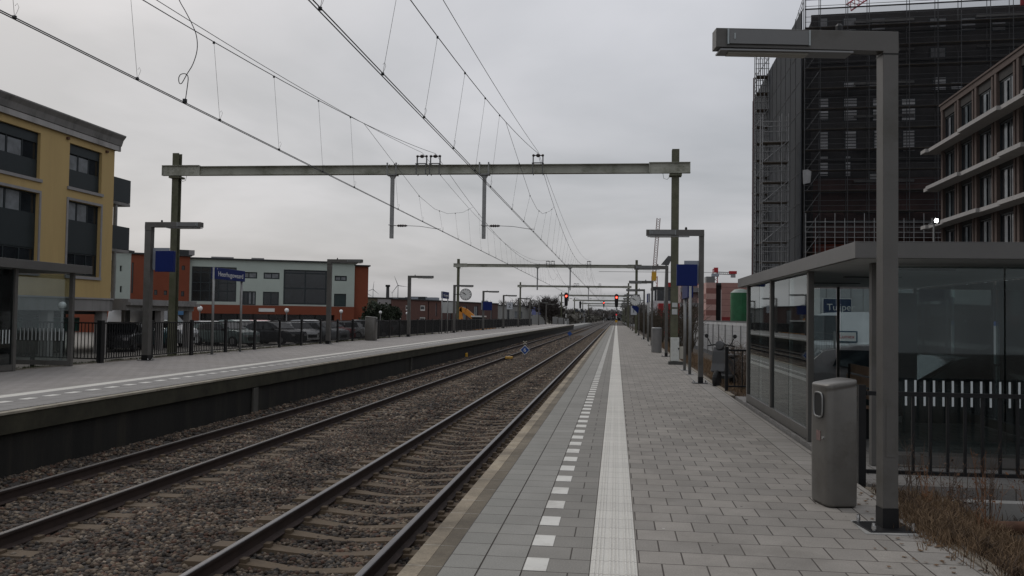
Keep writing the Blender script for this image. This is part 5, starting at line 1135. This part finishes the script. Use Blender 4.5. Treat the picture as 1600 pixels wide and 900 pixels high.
def bushbelt(name,label,x0,x1,y0,y1,n,h,m,sz):
    b=MB()
    for k in range(n):
        y=rs.uniform(y0,y1); x=rs.uniform(x0(y),x1(y)); zt=h*(.75+.35*noise.noise(Vector((x*.15,y*.06,2)))); p=Vector((x,y,-1+rs.random()**.7*zt)); s=sz*rs.uniform(.6,1.3)
        u=Vector((rs.uniform(-1,1),rs.uniform(-1,1),rs.uniform(-1,1)))*s; v=Vector((rs.uniform(-1,1),rs.uniform(-1,1),rs.uniform(-1,1)))*s; b.poly([p-u,p-v,p+u,p+v])
    o=b.build(name,m); o['kind']='stuff'; tag(o,label,'bushes')
bushbelt('undergrowth','dark scrub left of the tracks far down the line',lambda y:-.11*y+10,lambda y:-12.5,260,800,9000,5.2,mat('far scrub',(.075,.07,.058),.9,0,.4,.3),.8)
bushbelt('undergrowth','dark scrub right of the tracks far down the line',lambda y:4.5,lambda y:4.5+.03*y,300,800,4500,5.,MATS['far scrub'],.8)
bushbelt('undergrowth','distant haze coloured wood closing off the railway line',lambda y:-80,lambda y:60,860,940,7000,11,mat('haze coloured wood',(.17,.17,.17),.9,0,.2,.2),2.2)  # haze is put into the flat pale grey of this wood
bushbelt('undergrowth','dark mass of bushes and houses behind the far platform end',lambda y:-.20*y+5,lambda y:-.09*y+2,330,600,5000,6,MATS['far scrub'],1.1)
# small houses far left
for i,(px0,px1,py0,y,c) in enumerate(((862,882,489,300,'pale'),(898,904,487,330,'orange'),(904,913,487,332,'pale'))):
    a=at(px0,500,y); c2=at(px1,500,y); z=at(px0,py0,y).z; t=thing('distant_house',['pale distant house left of the far platform signal','orange distant house wall between the signals','pale distant house beside the orange one between the signals'][i],'house',(a.x,a.y,-1))
    W_=c2.x-a.x; MB().box(0,W_,0,8,0,z+1).build('wall',mat('distant %s wall'%c,(.2,.2,.2) if c=='pale' else (.25,.10,.06),.8,0,.1),t); MB().prism([(-.3,z+1),(W_+.3,z+1),(W_/2,z+2.2)],-.3,8.3).build('roof',M_rooftrim,t)
    MB().box(W_*.3,W_*.5,-.05,0,z-1.2,z).build('window',M_win,t)
t=thing('relay_cabinet','grey relay cabinets beyond the far platform end','cabinet',(-12.0,200,-.35)); 
for k in range(3): MB().box(k*1.3-2.5,k*1.3-1.4,0,1,0,2.0-.2*k).build('cabinet_box',M_galv,t,bevel=.03)
# ================================================================ scaffolded tower on the right
GR=-.4
TA=at(1254,17,87); ztop=TA.z; TA=Vector((TA.x,TA.y,0))
ang=-R(4.4); mT=wallmat((TA.x,TA.y,0),ang)            # u right along the front face, v away from the camera
tw=thing('tower_block','tall dark tower block under construction wrapped in black netting','building',(TA.x,TA.y,GR)); oT=(-TA.x,-TA.y,-GR)
sc=thing('scaffolding','tube scaffolding with netting around the dark tower block','scaffolding',(TA.x,TA.y,GR))
def TB(b,n,m,**k): return b.build(n,m,tw,loc=oT,**k)
def SB(b,n,m,**k): return b.build(n,m,sc,loc=oT,**k)
FW=36.; FD=36.; fl=2.98
M_towerwin=brickmat('wrapped window',(.62,.62,.63),(.45,.45,.46),(.03,.03,.03),3,.30,.045,0,'xz',(0,0,0))
def TF(px,py):
    nrm=Vector((-math.sin(ang),math.cos(ang),0)); r=_ray(px,py); C=Vector((0,0,H)); k=((TA-C).dot(nrm)+1.35)/r.dot(nrm); q=mT.inverted()@(C+r*k); return q.x,q.z
zs=[TF(1330,y)[1] for y in (34,)]
wins=[]
rows={ 'r1':(155,188,[(1280.5,1293.5),(1319,1338),(1364,1380),(1409,1429)]),'r2':(205,236,[(1281,1293),(1320,1337),(1366,1380),(1411,1428)]),'r3':(245,275,[(1281,1293),(1321,1328)]),'r0':(130,140,[(1319,1336),(1357,1374),(1486,1503)]),
 't1':(30,47,[(1281,1292),(1318,1337),(1362,1382),(1453,1463),(1467,1477),(1502,1523),(1550,1570)]),'t2':(76,94,[(1454,1464),(1467,1476)]),'t3':(122,142,[(1458,1465),(1467,1477)]),'r4':(271,283,[(1359,1369)])}
for k,(ya,yb,l) in rows.items():
    for (xa,xb) in l:
        u0,z1=TF(xa,ya); u1,z0=TF(xb,yb); wins.append((u0,u1,z0,z1,k))
allh=[w[:4] for w in wins if w[4]!='t1' or True]
b=MB(); b.box(1.0,FW,1.35,1.6,9.2,ztop,mT).box(1.0,1.25,1.6,FD,GR,ztop-.6,mT).box(1.25,FW,1.6,FD,ztop-.9,ztop-.65,mT).box(1.25,FW,1.6,1.8,GR,9.2,mT); TB(b,'wall',M_tower)
TB(MB().box(1.2,FW,1.3,1.55,4.0,9.1,mT),'lower_wall',M_towerred)
TB(MB().box(1.2,FW,1.28,1.345,9.2,15.5,mT),'block_wall',mat('dim red block wall',(.07,.035,.03),.9,0,.5,.25))
for (u0,u1,z0,z1,k) in wins:
    w=TB(MB().box(u0-.1,u1+.1,1.25,1.34,z0-.08,z1+.08,mT),'window',M_winframe)
    MB().box(u0,u1,1.2,1.245,z0,z1,mT).build('pane',M_towerwin if k not in('t1','t2') else mat('dim wrapped window',(.20,.20,.205),.6,0,.3,1.5),w)
zf=[]; z=2.4
fz=[TF(1330,y)[1] for y in (345,298,249,197,146,96,50)]
for i,z in enumerate(fz):
    TB(MB().box(.9,FW,1.0,1.34,z-.22,z-.0,mT),'floor_slab',mat('dark slab edge',(.04,.037,.035),.9,0,.3,1))
    for (a,c) in ((TF(1334,0)[0],TF(1427,0)[0]),(TF(1524,0)[0],TF(1600,0)[0])):
        if i>0 or True: TB(MB().box(a,c,.98,1.2,z+.75,z+.98,mT),'precast_lintel',mat('dim precast',(.14,.135,.13),.85,0,.2,1))
# scaffold on the front: standards, ledgers, boards, braces
us=[TF(px,200)[0] for px in (1254,1278,1320,1353,1415,1459,1495,1540,1575)]+[TF(1600,200)[0]+2.4*k for k in range(1,5)]
b=MB()
for u in us:
    for v in (-.15,.9): b.tube([mT@Vector((u,v,GR)),mT@Vector((u,v,ztop+1.6))],.035,4)
SB(b,'standards',M_scafd)
nl=int((ztop-4.)/1.99)
b=MB(); bb=MB()
for k in range(nl+1):
    z=4.2+k*1.99
    for dz in (0,.5,1.0): b.tube([mT@Vector((us[0],-.18,z+dz)),mT@Vector((us[-1],-.18,z+dz))],.024,4)
    bb.box(us[0],us[-1],-.1,.85,z-.06,z-.01,mT)
SB(b,'ledgers',M_scafd); SB(bb,'boards',M_board)
b=MB()
for k in range(0,nl,1):
    z=4.2+k*1.99; b.tube([mT@Vector((us[0]+.2,-.12,z)),mT@Vector((us[1],-.12,z+1.8))],.03,4)
SB(b,'braces',M_scaf)
b=MB()
for z in (.35,.95,1.45): b.tube([mT@Vector((us[0],-.18,ztop+z)),mT@Vector((us[-1],-.18,ztop+z))],.03,4); b.tube([mT@Vector((us[0]-.1,0,ztop+z)),mT@Vector((us[0]+.4,FD,ztop+z))],.03,4)
for k in range(14): u=us[0]+.1; b.tube([mT@Vector((u,FD*k/13,ztop-2)),mT@Vector((u,FD*k/13,ztop+2.0))],.03,4)
SB(b,'top_railing',M_scaf)
SB(MB().box(us[0],us[-1],-.21,-.2,9.6,ztop,mT),'debris_net',M_net)
SB(MB().box(us[0],us[-1],-.24,-.16,ztop,ztop+.12,mT),'top_board',M_black)
# netted side face of the tower, running away from the camera
mS=wallmat((TA.x,TA.y,0),R(90)-R(1.2)+0)        # u away from the camera
SB(MB().box(-.1,FD,.05,.1,GR,ztop,mS),'side_net',M_netsolid)
b=MB()
for k in range(12): b.box(3*k,3*k+.05,.1,.14,GR,ztop,mS)
for k in range(9): b.box(0,FD,.1,.135,4+3*k,4.04+3*k,mS)
SB(b,'side_tubes',mat('very dark tube',(.03,.032,.035),.6))
# stair scaffold standing in front of the side face
def SX(px,py,y): return at(px,py,y)
yS=89.; s0=SX(1191,300,yS).x; s1=SX(1232,300,yS).x; zs1=SX(1210,190,yS).z
st=thing('scaffold_stair_tower','lighter tube stair tower in front of the netted side of the tower block','scaffolding',(s0,yS,GR)); oS=(-s0,-yS,-GR)
b=MB()
for x in (s0,(s0+s1)/2+.6,s1):
    for y in (yS,yS+1.2): b.tube([(x,y,GR),(x,y,zs1+.8)],.05,4)
b.build('standards',M_scaf,st,loc=oS); b=MB(); d=MB(); e=MB(); z=zs1; k=0
while z>2:
    for q in (0,-.5,-1.0): b.tube([(s0,yS-.03,z+q),(s1,yS-.03,z+q)],.04,4)
    MB().box(s0,s1,yS,yS+1.2,z-2.1,z-2.03).build('deck',mat('pale deck',(.12,.10,.08),.8,0,.3),st,loc=oS)
    if k%2==1: e.tube([(s0+.1,yS-.04,z-2.),(s1-.1,yS-.04,z)],.04,4)
    z-=2.0; k+=1
b.build('ledgers',M_scaf,st,loc=oS); e.build('braces',M_scaf,st,loc=oS)
# hoist mast at the far left
yH=112.; h0=SX(1176,400,yH).x; h1=SX(1181,400,yH).x; zh=SX(1178,122,yH).z
ho=thing('hoist_mast','slim lattice hoist mast at the left edge of the tower block','hoist',(h0,yH,GR)); oH=(-h0,-yH,-GR); b=MB()
for x in (h0,h1): b.tube([(x,yH,GR),(x,yH,zh)],.07,4)
z=0
while z<zh: b.tube([(h0,yH,z),(h1,yH,z)],.05,4); b.tube([(h0,yH,z),(h1,yH,z+1.1)],.035,4); z+=1.1
b.build('lattice',mat('hoist grey red',(.12,.07,.07),.6,.3,.3,2),ho,loc=oH)
cz=SX(1184,250,yH); b=MB().box(SX(1181.5,0,yH).x,SX(1188,0,yH).x,yH,yH+1,SX(1184,430,yH).z,SX(1184,257,yH).z).build('facade_strip',mat('pale strip',(.17,.19,.19),.7,0,.4,.4),ho,loc=oH)
# lower netting edge and ground boards, torn light patch
q=at(1261,273,85.5); tag(MB().prism([(q.x-.35,q.z-.9),(q.x+.3,q.z-.75),(q.x+.4,q.z+.3),(q.x+.1,q.z+.5),(q.x-.4,q.z+.45)],q.y,q.y+.03).build('torn_net_patch',mat('pale torn patch',(.25,.25,.25),.8,0,.2)),'pale torn patch of sheet hanging on the tower scaffolding','sheet')
# lower podium roof line with light railing
pd=thing('podium_railing','light tube railing on the podium at the foot of the tower','railing',(TA.x+.5,84,3)); b=MB(); xa=at(1259,350,84).x; xb=at(1475,350,84).x
for py in (347,355,363,371): z=at(1330,py,84).z; b.tube([(xa,84,z),(xb,84,z)],.028,4)
for k in range(15): x=xa+(xb-xa)*k/14; b.tube([(x,84,4),(x,84,at(1330,345-(4 if k%3 else 12),84).z)],.03,4)
b.build('tubes',mat('bright tube',(.28,.28,.28),.45,.6,.1),pd,loc=(-(TA.x+.5),-84,-3))
# ================================================================ brown brick apartment building, right
BA=at(1471,172,72); zt=BA.z; BX=BA.x; BY=72.
br=thing('apartment_building','brown brick apartment building with pale projecting balcony slabs','building',(BX,BY,GR)); oB=(-BX,-BY,-GR)
mB=wallmat((BX,BY,0),-PI/2-R(1.9))           # u towards the camera; v = +y of matrix -> towards +x (into the wall)
def BB(b,n,m,**k): return b.build(n,m,br,loc=oB,**k)
LB=46.; bay=3.55; fh=3.02
ztops=[at(1471,y,72).z for y in (232,292,348)]      # slab heights at the corner
slabs=[ztops[0]-k*fh for k in range(-0,6)]
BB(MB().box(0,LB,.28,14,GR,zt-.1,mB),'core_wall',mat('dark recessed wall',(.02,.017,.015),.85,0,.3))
BB(MB().box(-.1,LB,-.06,14,zt-.12,zt+.28,mB).box(-.16,LB,-.14,14,zt+.282,zt+.42,mB),'roof_edge',M_brown)
nb=int(LB/bay)
for k in range(nb+1):
    u=k*bay; BB(MB().box(u-.0,u+.36,-.04,.5,GR,zt-.125,mB),'pilaster',M_brown)
    if k: BB(MB().box(u-.62,u-.36,.0,.5,GR,zt-.125,mB),'pilaster',M_brown)
BB(MB().box(-.32,-.05,.1,14,GR,zt-.125,mB),'corner_pilaster',M_brown)
for i,z in enumerate(slabs+[slabs[-1]-fh]):
    for k in range(nb):
        u0=k*bay+.38; u1=(k+1)*bay-.64
        if z+fh*.1>zt-.5: continue
        zz0=z+.08; zz1=min(z+fh-.5,zt-.75)
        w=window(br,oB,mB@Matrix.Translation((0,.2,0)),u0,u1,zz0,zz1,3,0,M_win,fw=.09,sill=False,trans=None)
        MB().box(u0+.9,u0+1.3,.13,.16,zz0+.3,zz1-.2,mB).build('painted_reflection',mat('painted sky reflection',(.13,.15,.16),.15,0,.5,.8,spec=.8) if (k+i)%3 else M_winpale,w)  # strip on the window; sky reflection put into its pale colour
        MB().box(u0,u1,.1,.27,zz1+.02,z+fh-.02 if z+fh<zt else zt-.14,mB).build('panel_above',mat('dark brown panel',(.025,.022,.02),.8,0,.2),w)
for i,z in enumerate(slabs):
    k=0; u=-1.25; j=i
    while u<LB-1:
        l=([bay,2*bay,2*bay,bay,2*bay] if i%2==0 else [2*bay,bay,2*bay,2*bay,bay])[j%5] if u>-1 else 1.25
        pr=1.2 if (j%2==0) else .98
        BB(MB().box(u+.02,u+l-.04,-pr,.02 if u<0 else -.045,z-.27,z,mB),'balcony_slab',M_slab)
        u+=l; j+=1
BB(MB().box(-1.25,0-.35,.1,2.6,slabs[0]-.24,slabs[0],mB),'balcony_slab',M_slab)
# lit floodlight on a short pole
q=at(1462,345,60); t=thing('floodlight','lit white floodlight on a pole in front of the brown building','floodlight',(q.x,60,GR))
MB().tube([(-.12,0,0),(-.12,0,q.z-GR-.2)],.06,6).tube([(-.45,0,q.z-GR-.25),(.05,0,q.z-GR-.15)],.05,6).build('pole',M_galv,t)
MB().box(-.22,.22,-.12,.2,q.z-GR-.19,q.z-GR+.19).build('head',M_dark,t)
MB().lathe([(.06,-.17),(.12,-.15),(.12,-.125)],(0,0,q.z-GR),14,'y').build('lens',M_flood,t)
# ================================================================ site things behind the shelter
def box_thing(name,label,cat,x0,x1,y0,y1,z0,z1,m,details=None,bev=.01):
    t=thing(name,label,cat,(x0,y0,z0)); MB().box(0,x1-x0,0,y1-y0,0,z1-z0).build('body',m,t,bevel=bev)
    if details: details(t,x1-x0,y1-y0,z1-z0)
    return t
def sighted(px0,py0,px1,py1,y): a=at(px0,py0,y); c=at(px1,py1,y); return a.x,c.x,c.z,a.z
x0,x1,z0,z1=sighted(1281,452,1385,505,46)
def det_cont(t,w,d,h):
    b=MB()
    for k in range(int(w/.6)): b.box(.3+.6*k,.34+.6*k,-.02,-.001,.05,h-.05)
    b.build('wall_ribs',M_palestone,t)
    MB().box(0,w,-.03,-.002,h*.42,h*.50).build('red_stripe',M_red,t)
box_thing('site_cabin','stacked white site cabins with a thin red stripe behind the shelter','site cabin',x0,x1+1.6,46,49,GR,z1+.6,mat('cabin white',(.42,.43,.43),.6,0,.08,.8,dirt=(.33,.33,.33)),det_cont)
x0,x1,z0,z1=sighted(1287,467,1330,494,45.6)
t=thing('site_banner','dark blue construction banner with white lettering on the site cabin','banner',(x0,45.6,z0)); MB().box(0,x1-x0,0,.06,0,z1-z0).build('panel',mat('banner blue',(.012,.03,.085),.5,0,.1),t); MB().box(-.04,x1-x0+.04,.062,.1,-.04,z1-z0+.04).build('rim',M_white,t)
text('lettering','Tuijper',(z1-z0)*.55,M_white,t,(.15,-.012,(z1-z0)/2),(PI/2,0,0))
x0,x1,z0,z1=sighted(1486,508,1560,575,34)
box_thing('white_container','white container with a blue top edge seen through the shelter glass','container',x0,x1,34,36.4,GR,z1,mat('container white',(.38,.39,.39),.6,0,.08,1),lambda t,w,d,h:(MB().box(-.03,w+.03,-.03,d,h+.002,h+.16).build('blue_edge',mat('edge blue',(.02,.06,.2),.5),t),MB().box(w*.3,w*.34,-.03,-.002,.2,h-.2).box(w*.6,w*.64,-.03,-.002,.2,h-.2).build('door_bars',M_galv,t)))
x0,x1,z0,z1=sighted(1422,521,1443,546,26)
t=thing('notice_board','white notice board with a blue and a red block on the fence','notice',(x0,26,z0)); w=x1-x0;h=z1-z0
MB().box(0,w,0,.03,0,h).build('board',M_white,t); MB().box(w*.12,w*.88,-.008,-.001,h*.52,h*.8).build('blue_block',M_blue,t); MB().box(w*.12,w*.88,-.008,-.001,h*.18,h*.46).build('red_block',M_red,t)
for k in (0,w): MB().tube([(k,.05,-1.6),(k,.05,0)],.02,5).build('leg',M_galv,t)
# white van and cars beyond the glass
g=at(1262,575,29); vn=car(g.x+1.2,29.5,GR,R(-7),'white delivery van with a small red lettered panel behind the shelter',wht,'van',5.4,1.95,'vehicles parked behind the near shelter')
MB().box(-.3,.32,-.99,-.975,1.32,1.68).build('panel_rim',mat('panel teal rim',(.02,.06,.10),.5),vn); MB().box(-.26,.28,-.997,-.991,1.36,1.64).build('white_panel',M_white,vn)
text('lettering','Lumex',.17,M_red,vn,(-.23,-1.0,1.5),(PI/2,0,0))
car(at(1500,560,15.5).x,15.5,GR,R(5),'dark green low car parked just behind the near shelter',('deep green',(.012,.03,.028)),'hatch',4.2,1.72,'vehicles parked behind the near shelter')
car(at(1420,560,19).x+.2,20.5,GR,R(168),'pale pink silver car behind the dark green one',('pale rose',(.25,.22,.22)),'hatch',4.1,1.7,'vehicles parked behind the near shelter')
# green silo, pink building, white building
q=at(1156.5,500,88); rr=(at(1172,480,88).x-at(1141,480,88).x)/2; zt_=at(1156,456,88).z; t=thing('silo','green cylindrical mortar silo with a pale domed top','silo',(q.x,88,GR))
MB().lathe([(rr*.9,0.9),(rr*.97,1.2),(rr,1.4),(rr,zt_-GR-.1)],(0,0,0),24).build('tank',M_tank,t,smooth=False); MB().lathe([(rr,zt_-GR-.098),(rr*.6,zt_-GR+.22),(.05,zt_-GR+.3)],(0,0,0),24).build('dome',mat('pale green dome',(.22,.27,.24),.5),t); MB().lathe([(rr*1.03,zt_-GR-.6),(rr*1.03,zt_-GR-.5)],(0,0,0),24).build('band',M_tank,t)
for k in range(4): a=PI/4+k*PI/2; MB().tube([(rr*.8*math.cos(a),rr*.8*math.sin(a),0),(rr*.8*math.cos(a),rr*.8*math.sin(a),1.3)],.07,6).build('leg',M_dark,t)
P0=at(1103,500,140); zt_=at(1103,441.5,140).z; P1x=at(1180,500,140).x
t=thing('pink_building','pink striped brick building with a black vertical slot','building',(P0.x,140,GR)); w=P1x-P0.x+3
d1=at(1118.5,500,140).x-P0.x; d2=at(1127,500,140).x-P0.x; hh=zt_-GR
nst=9
for k in range(nst):
    z0=hh*k/nst; MB().box(0,d1,0,.3,z0,z0+hh/nst).build('brick_stripe',M_pinkd if k%2 else M_pinkl,t)
MB().box(d1,d2,.5,.8,0,hh).build('dark_slot',M_black,t); MB().box(d2,w,0,.3,0,hh).build('pink_wall',brickmat('pink panels',(.42,.235,.2),(.40,.22,.19),(.3,.16,.14),30,.95,.05,0,'xz'),t)
MB().box(0,w,.3,20,hh-.4,hh-.05).build('roof',M_rooftrim,t)
# receding left face with ribbon windows
Q=at(1068,500,172); vec=Vector((Q.x-P0.x,32,0)); L2=vec.length; m2=Matrix.Rotation(math.atan2(vec.y,vec.x),4,'Z')
for k in range(nst): MB().box(.02,L2,-.3,-.0,hh*k/nst,hh*(k+1)/nst,m2).build('side_stripe',M_pinkd if k in (2,3,6) else M_pinkl,t)
for zr in (.42,.72):
    for k in range(13): MB().box(3+L2*.068*k,3+L2*.068*k+1.2,.001,.05,hh*zr,hh*(zr+.13),m2).build('window',M_win,t)
pc=at(1110,438,143); MB().box(d1*.2,d1*1.1,3,6,hh,hh+1.1).build('roof_unit',M_galv,t); MB().box(d2+.1,d2+3.4,-.1,-.01,1.8,2.4).build('red_letters_strip',mat('dull red strip',(.25,.03,.03),.6),t)
x0,x1,z0,z1=sighted(1018,463,1062,490,175); t=thing('white_building','white flat building with a dark window band and red roof edge','building',(x0,175,GR)); w=x1-x0+6; 
zt2=at(1030,452,175).z-GR; zb2=at(1030,470,175).z-GR; MB().box(0,w,0,10,0,zb2).build('wall',mat('bright wall',(.48,.48,.49),.7,0,.05),t)
MB().box(.6,w,.5,9,zb2+.001,zt2).build('window_band',M_win,t); MB().box(.2,w,.2,10,zt2+.001,zt2+.5).build('roof',M_rooftrim,t); MB().box(3,w-2,1,3,zt2+.5,zt2+1.4).build('red_roof_edge',M_red,t)
for k in range(6): MB().box(1+1.5*k,1.1+1.5*k,.42,.5,zb2+.001,zt2).build('mullion',M_white,t)
MB().box(4.5,5.1,-.05,-.01,zb2*.6,zb2*.85).build('window',M_win,t)
pk=at(1030,482,172); MB().box(2,w,-3,-.1,0,at(1040,485,172).z-GR).build('pink_annex',M_pinkl,t)
x0,x1,z0,z1=sighted(1064,440,1078,500,120); t=thing('apartment_building','small pink and white balcony block behind the blue display','building',(x0,120,GR)); w=x1-x0+1.0
MB().box(0,w,0,8,0,z1-GR).build('wall',mat('rose wall',(.30,.21,.20),.8,0,.15,1),t)
for k in range(3): MB().box(-.1,w+.1,-.8,-.01,2.0*k+1.6,2.0*k+2.2).build('balcony',M_palestone,t); MB().box(.3,.9,-.05,-.005,2.0*k+2.3,2.0*k+3.3).build('window',M_win,t)
# small red/blue vehicles and cabins by the hedge
x0,x1,z0,z1=sighted(1029,475,1062,488,100); box_thing('red_container','red container beyond the hedge of the near platform','container',x0,x1,100,102.4,GR,at(1040,474,100).z,M_red,lambda t,w,d,h:[MB().box(.3*k+.1,.3*k+.16,-.03,-.001,.1,h-.1).build('rib',M_red,t) for k in range(int(w/.3))])
g=gnd(983,507,GR); car(6.2,150,GR,R(120),'white van far down beside the end of the near platform',wht,'van',5.2,1.95,'vehicles parked behind the near shelter')
x0,x1,z0,z1=sighted(1062,488,1076,506,62); t=thing('notice_board','white and blue board behind the signs of the near platform','notice',(x0,62,GR)); MB().box(0,x1-x0,0,.08,z0-GR,z1-GR).build('board',mat('board white',(.4,.42,.44),.6),t); MB().box(.25,x1-x0-.05,-.02,-.001,(z0+z1)/2-GR,z1-GR-.05).build('blue_block',mat('mid blue',(.03,.08,.22),.5),t); MB().box(.05,.12,.0,.06,0,z0-GR).build('leg',M_galv,t); MB().box(x1-x0-.12,x1-x0-.05,0,.06,0,z0-GR).build('leg',M_galv,t)
# floodlight pole behind the third lamp
q=at(1041,410,75); t=thing('floodlight','unlit grey floodlight on a thin leaning pole behind the third lamp','floodlight',(at(1036,495,75).x,75,GR)); MB().tube([(0,0,0),(q.x-at(1036,495,75).x,0,q.z-GR)],.07,6).build('pole',M_galv,t); 
MB().prism([(-.45,-.2),(.15,.55),(.55,.5),(.2,-.25)],-.2,.1,'xz',Matrix.Translation((q.x-at(1036,495,75).x,0,q.z-GR))).build('head',M_scafd,t)
# ================================================================ cranes
def lattice(b,p,q,w,n,r=.06):
    p=Vector(p);q=Vector(q); d=(q-p); u=d.normalized(); s=u.cross(Vector((0,1,0))).normalized()*w/2; 
    for sg_ in (-1,1): b.tube([p+s*sg_,q+s*sg_],r,4)
    for k in range(n): a=p+d*k/n; c=p+d*(k+1)/n; b.tube([a-s,c+s],r*.6,3); b.tube([a+s,c-s],r*.6,3)
q0=at(1021,485,230); q1=at(1029,341,230); t=thing('tower_crane','tall thin luffing crane jib rising behind the lamps','crane',(q0.x,230,GR)); b=MB(); lattice(b,(0,0,12),(q1.x-q0.x,0,q1.z-GR),.85,26,.09); b.build('jib',mat('crane jib grey red',(.19,.11,.10),.6),t); b=MB(); lattice(b,(.2,0,0),(.2,0,13),1.4,6,.12); b.build('mast',mat('crane red white',(.34,.12,.11),.6,0,.3,1),t)
y1=at(1022,430,229.5); MB().box(y1.x-q0.x-.6,y1.x-q0.x+.6,-.6,.6,y1.z-GR-1.4,y1.z-GR+1).build('cab',M_gold,t)
q0=at(1117.5,440,200); t=thing('tower_crane','red crane head with a counter jib above the pink building','crane',(q0.x,200,GR)); zc_=at(1117,426.5,200).z-GR
b=MB(); lattice(b,(0,0,0),(0,0,zc_+.9),1.0,14,.1); b.build('mast',M_red,t); b=MB(); lattice(b,(0,0,zc_),(at(1144,427,200).x-q0.x,0,zc_-.1),.5,9,.07); b.build('counter_jib',M_galv,t)
MB().box(at(1139,424,200).x-q0.x,at(1151,424,200).x-q0.x,-.5,.5,zc_-.2,zc_+.45).build('ballast_holder',M_red,t,bevel=.05); MB().box(at(1142,424,200).x-q0.x,at(1149,424,200).x-q0.x,-.4,.4,zc_-1.0,zc_-.21).build('counterweight',M_palestone,t); MB().box(-.8,.75,-.7,.7,zc_-.8,zc_-.15).build('cab',M_signgrey,t); MB().box(-.3,.6,-.4,.4,zc_+.1,zc_+1.2).build('slewing_head',M_red,t)
MB().tube([(-26,0,zc_+.1),(0,0,zc_+.1)],.05,4).build('main_jib',M_galv,t)
q0=at(1326,12,140); q1=at(1358,-10,140); t=thing('tower_crane','pink red crane jib poking over the roof of the dark tower','crane',(q0.x,140,q0.z)); b=MB(); lattice(b,(0,0,0),((q1-q0).x*2,0,(q1-q0).z*2),1.2,10,.12); b.build('jib',mat('crane pink red',(.42,.10,.12),.6),t)
x=at(1599,8,86).x; o_=MB().box(x-.3,x+.3,85.8,86,ztop-.4,ztop+3).build('red_post',M_red); tag(o_,'red upright panel at the right end of the tower roof','post')
# shed, dark bins seen below the yellow floodlight; shrubs by the right car park
for k in range(9): shrub(3.3+.55*k,21.8+.3*k,-.4,random.uniform(.8,1.5),.6,10,300+k,mat('brown twigs',(.085,.06,.042)),lab='leafless shrub among the bicycles behind the near shelter',grp='bare shrubs behind the near shelter',name='bare_shrub')
t=thing('dark_block','dark low office block behind the site cabins on the right','building',(16,58,GR)); MB().box(0,22,0,8,0,4.4).build('wall',M_tower,t)
for k in range(7): MB().box(1+3*k,2.9+3*k,-.05,-.001,1.2,3.2).build('window',M_win,t)

# paving of the yard behind the shelter with a kerb line, pale pickets added to stand for a fence reflection in the glass
MB().box(6.3,40,14,60,-.42,-.394).build('yard_paving',M_light,kind='structure')
t=thing('reflection_pickets','row of pale pickets added as a fence reflection behind the near shelter','fence',(6.6,16.5,-.39))
b=MB()
for k in range(56): b.box(.13*k,.13*k+.045,0,.03,.05,1.15)
b.box(-.05,7.3,.031,.06,.3,.36).box(-.05,7.3,.031,.06,.9,.96); b.build('pickets',mat('grey white picket',(.26,.26,.255),.7,0,.2),t)

yE=108.; e0=at(1181,300,yE).x; e1=at(1200,300,yE).x; ze=at(1190,92,yE).z
et=thing('edge_scaffolding','open tube scaffolding climbing the far left edge of the dark tower','scaffolding',(e0,yE,GR)); oE=(-e0,-yE,-GR)
b=MB()
for x in (e0,(e0*2+e1)/3,(e0+2*e1)/3,e1):
    for y in (yE,yE+1.3): b.tube([(x,y,GR),(x,y,ze+(.4 if x!=e0 else 1.4))],.06,4)
b.build('standards',M_scaf,et,loc=oE); b=MB(); z=ze; k=0
while z>2:
    for q in (0,-.6,-1.2): b.tube([(e0-.1,yE-.04,z+q),(e1+.1,yE-.04,z+q)],.04,4)
    MB().box(e0,e1,yE,yE+1.3,z-2.15,z-2.06).build('deck',MATS['pale deck'],et,loc=oE)
    if k%3==0: b.tube([(e0,yE-.05,z-2.),(e1,yE-.05,z)],.045,4)
    z-=2.05; k+=1
b.build('ledgers',M_scaf,et,loc=oE)
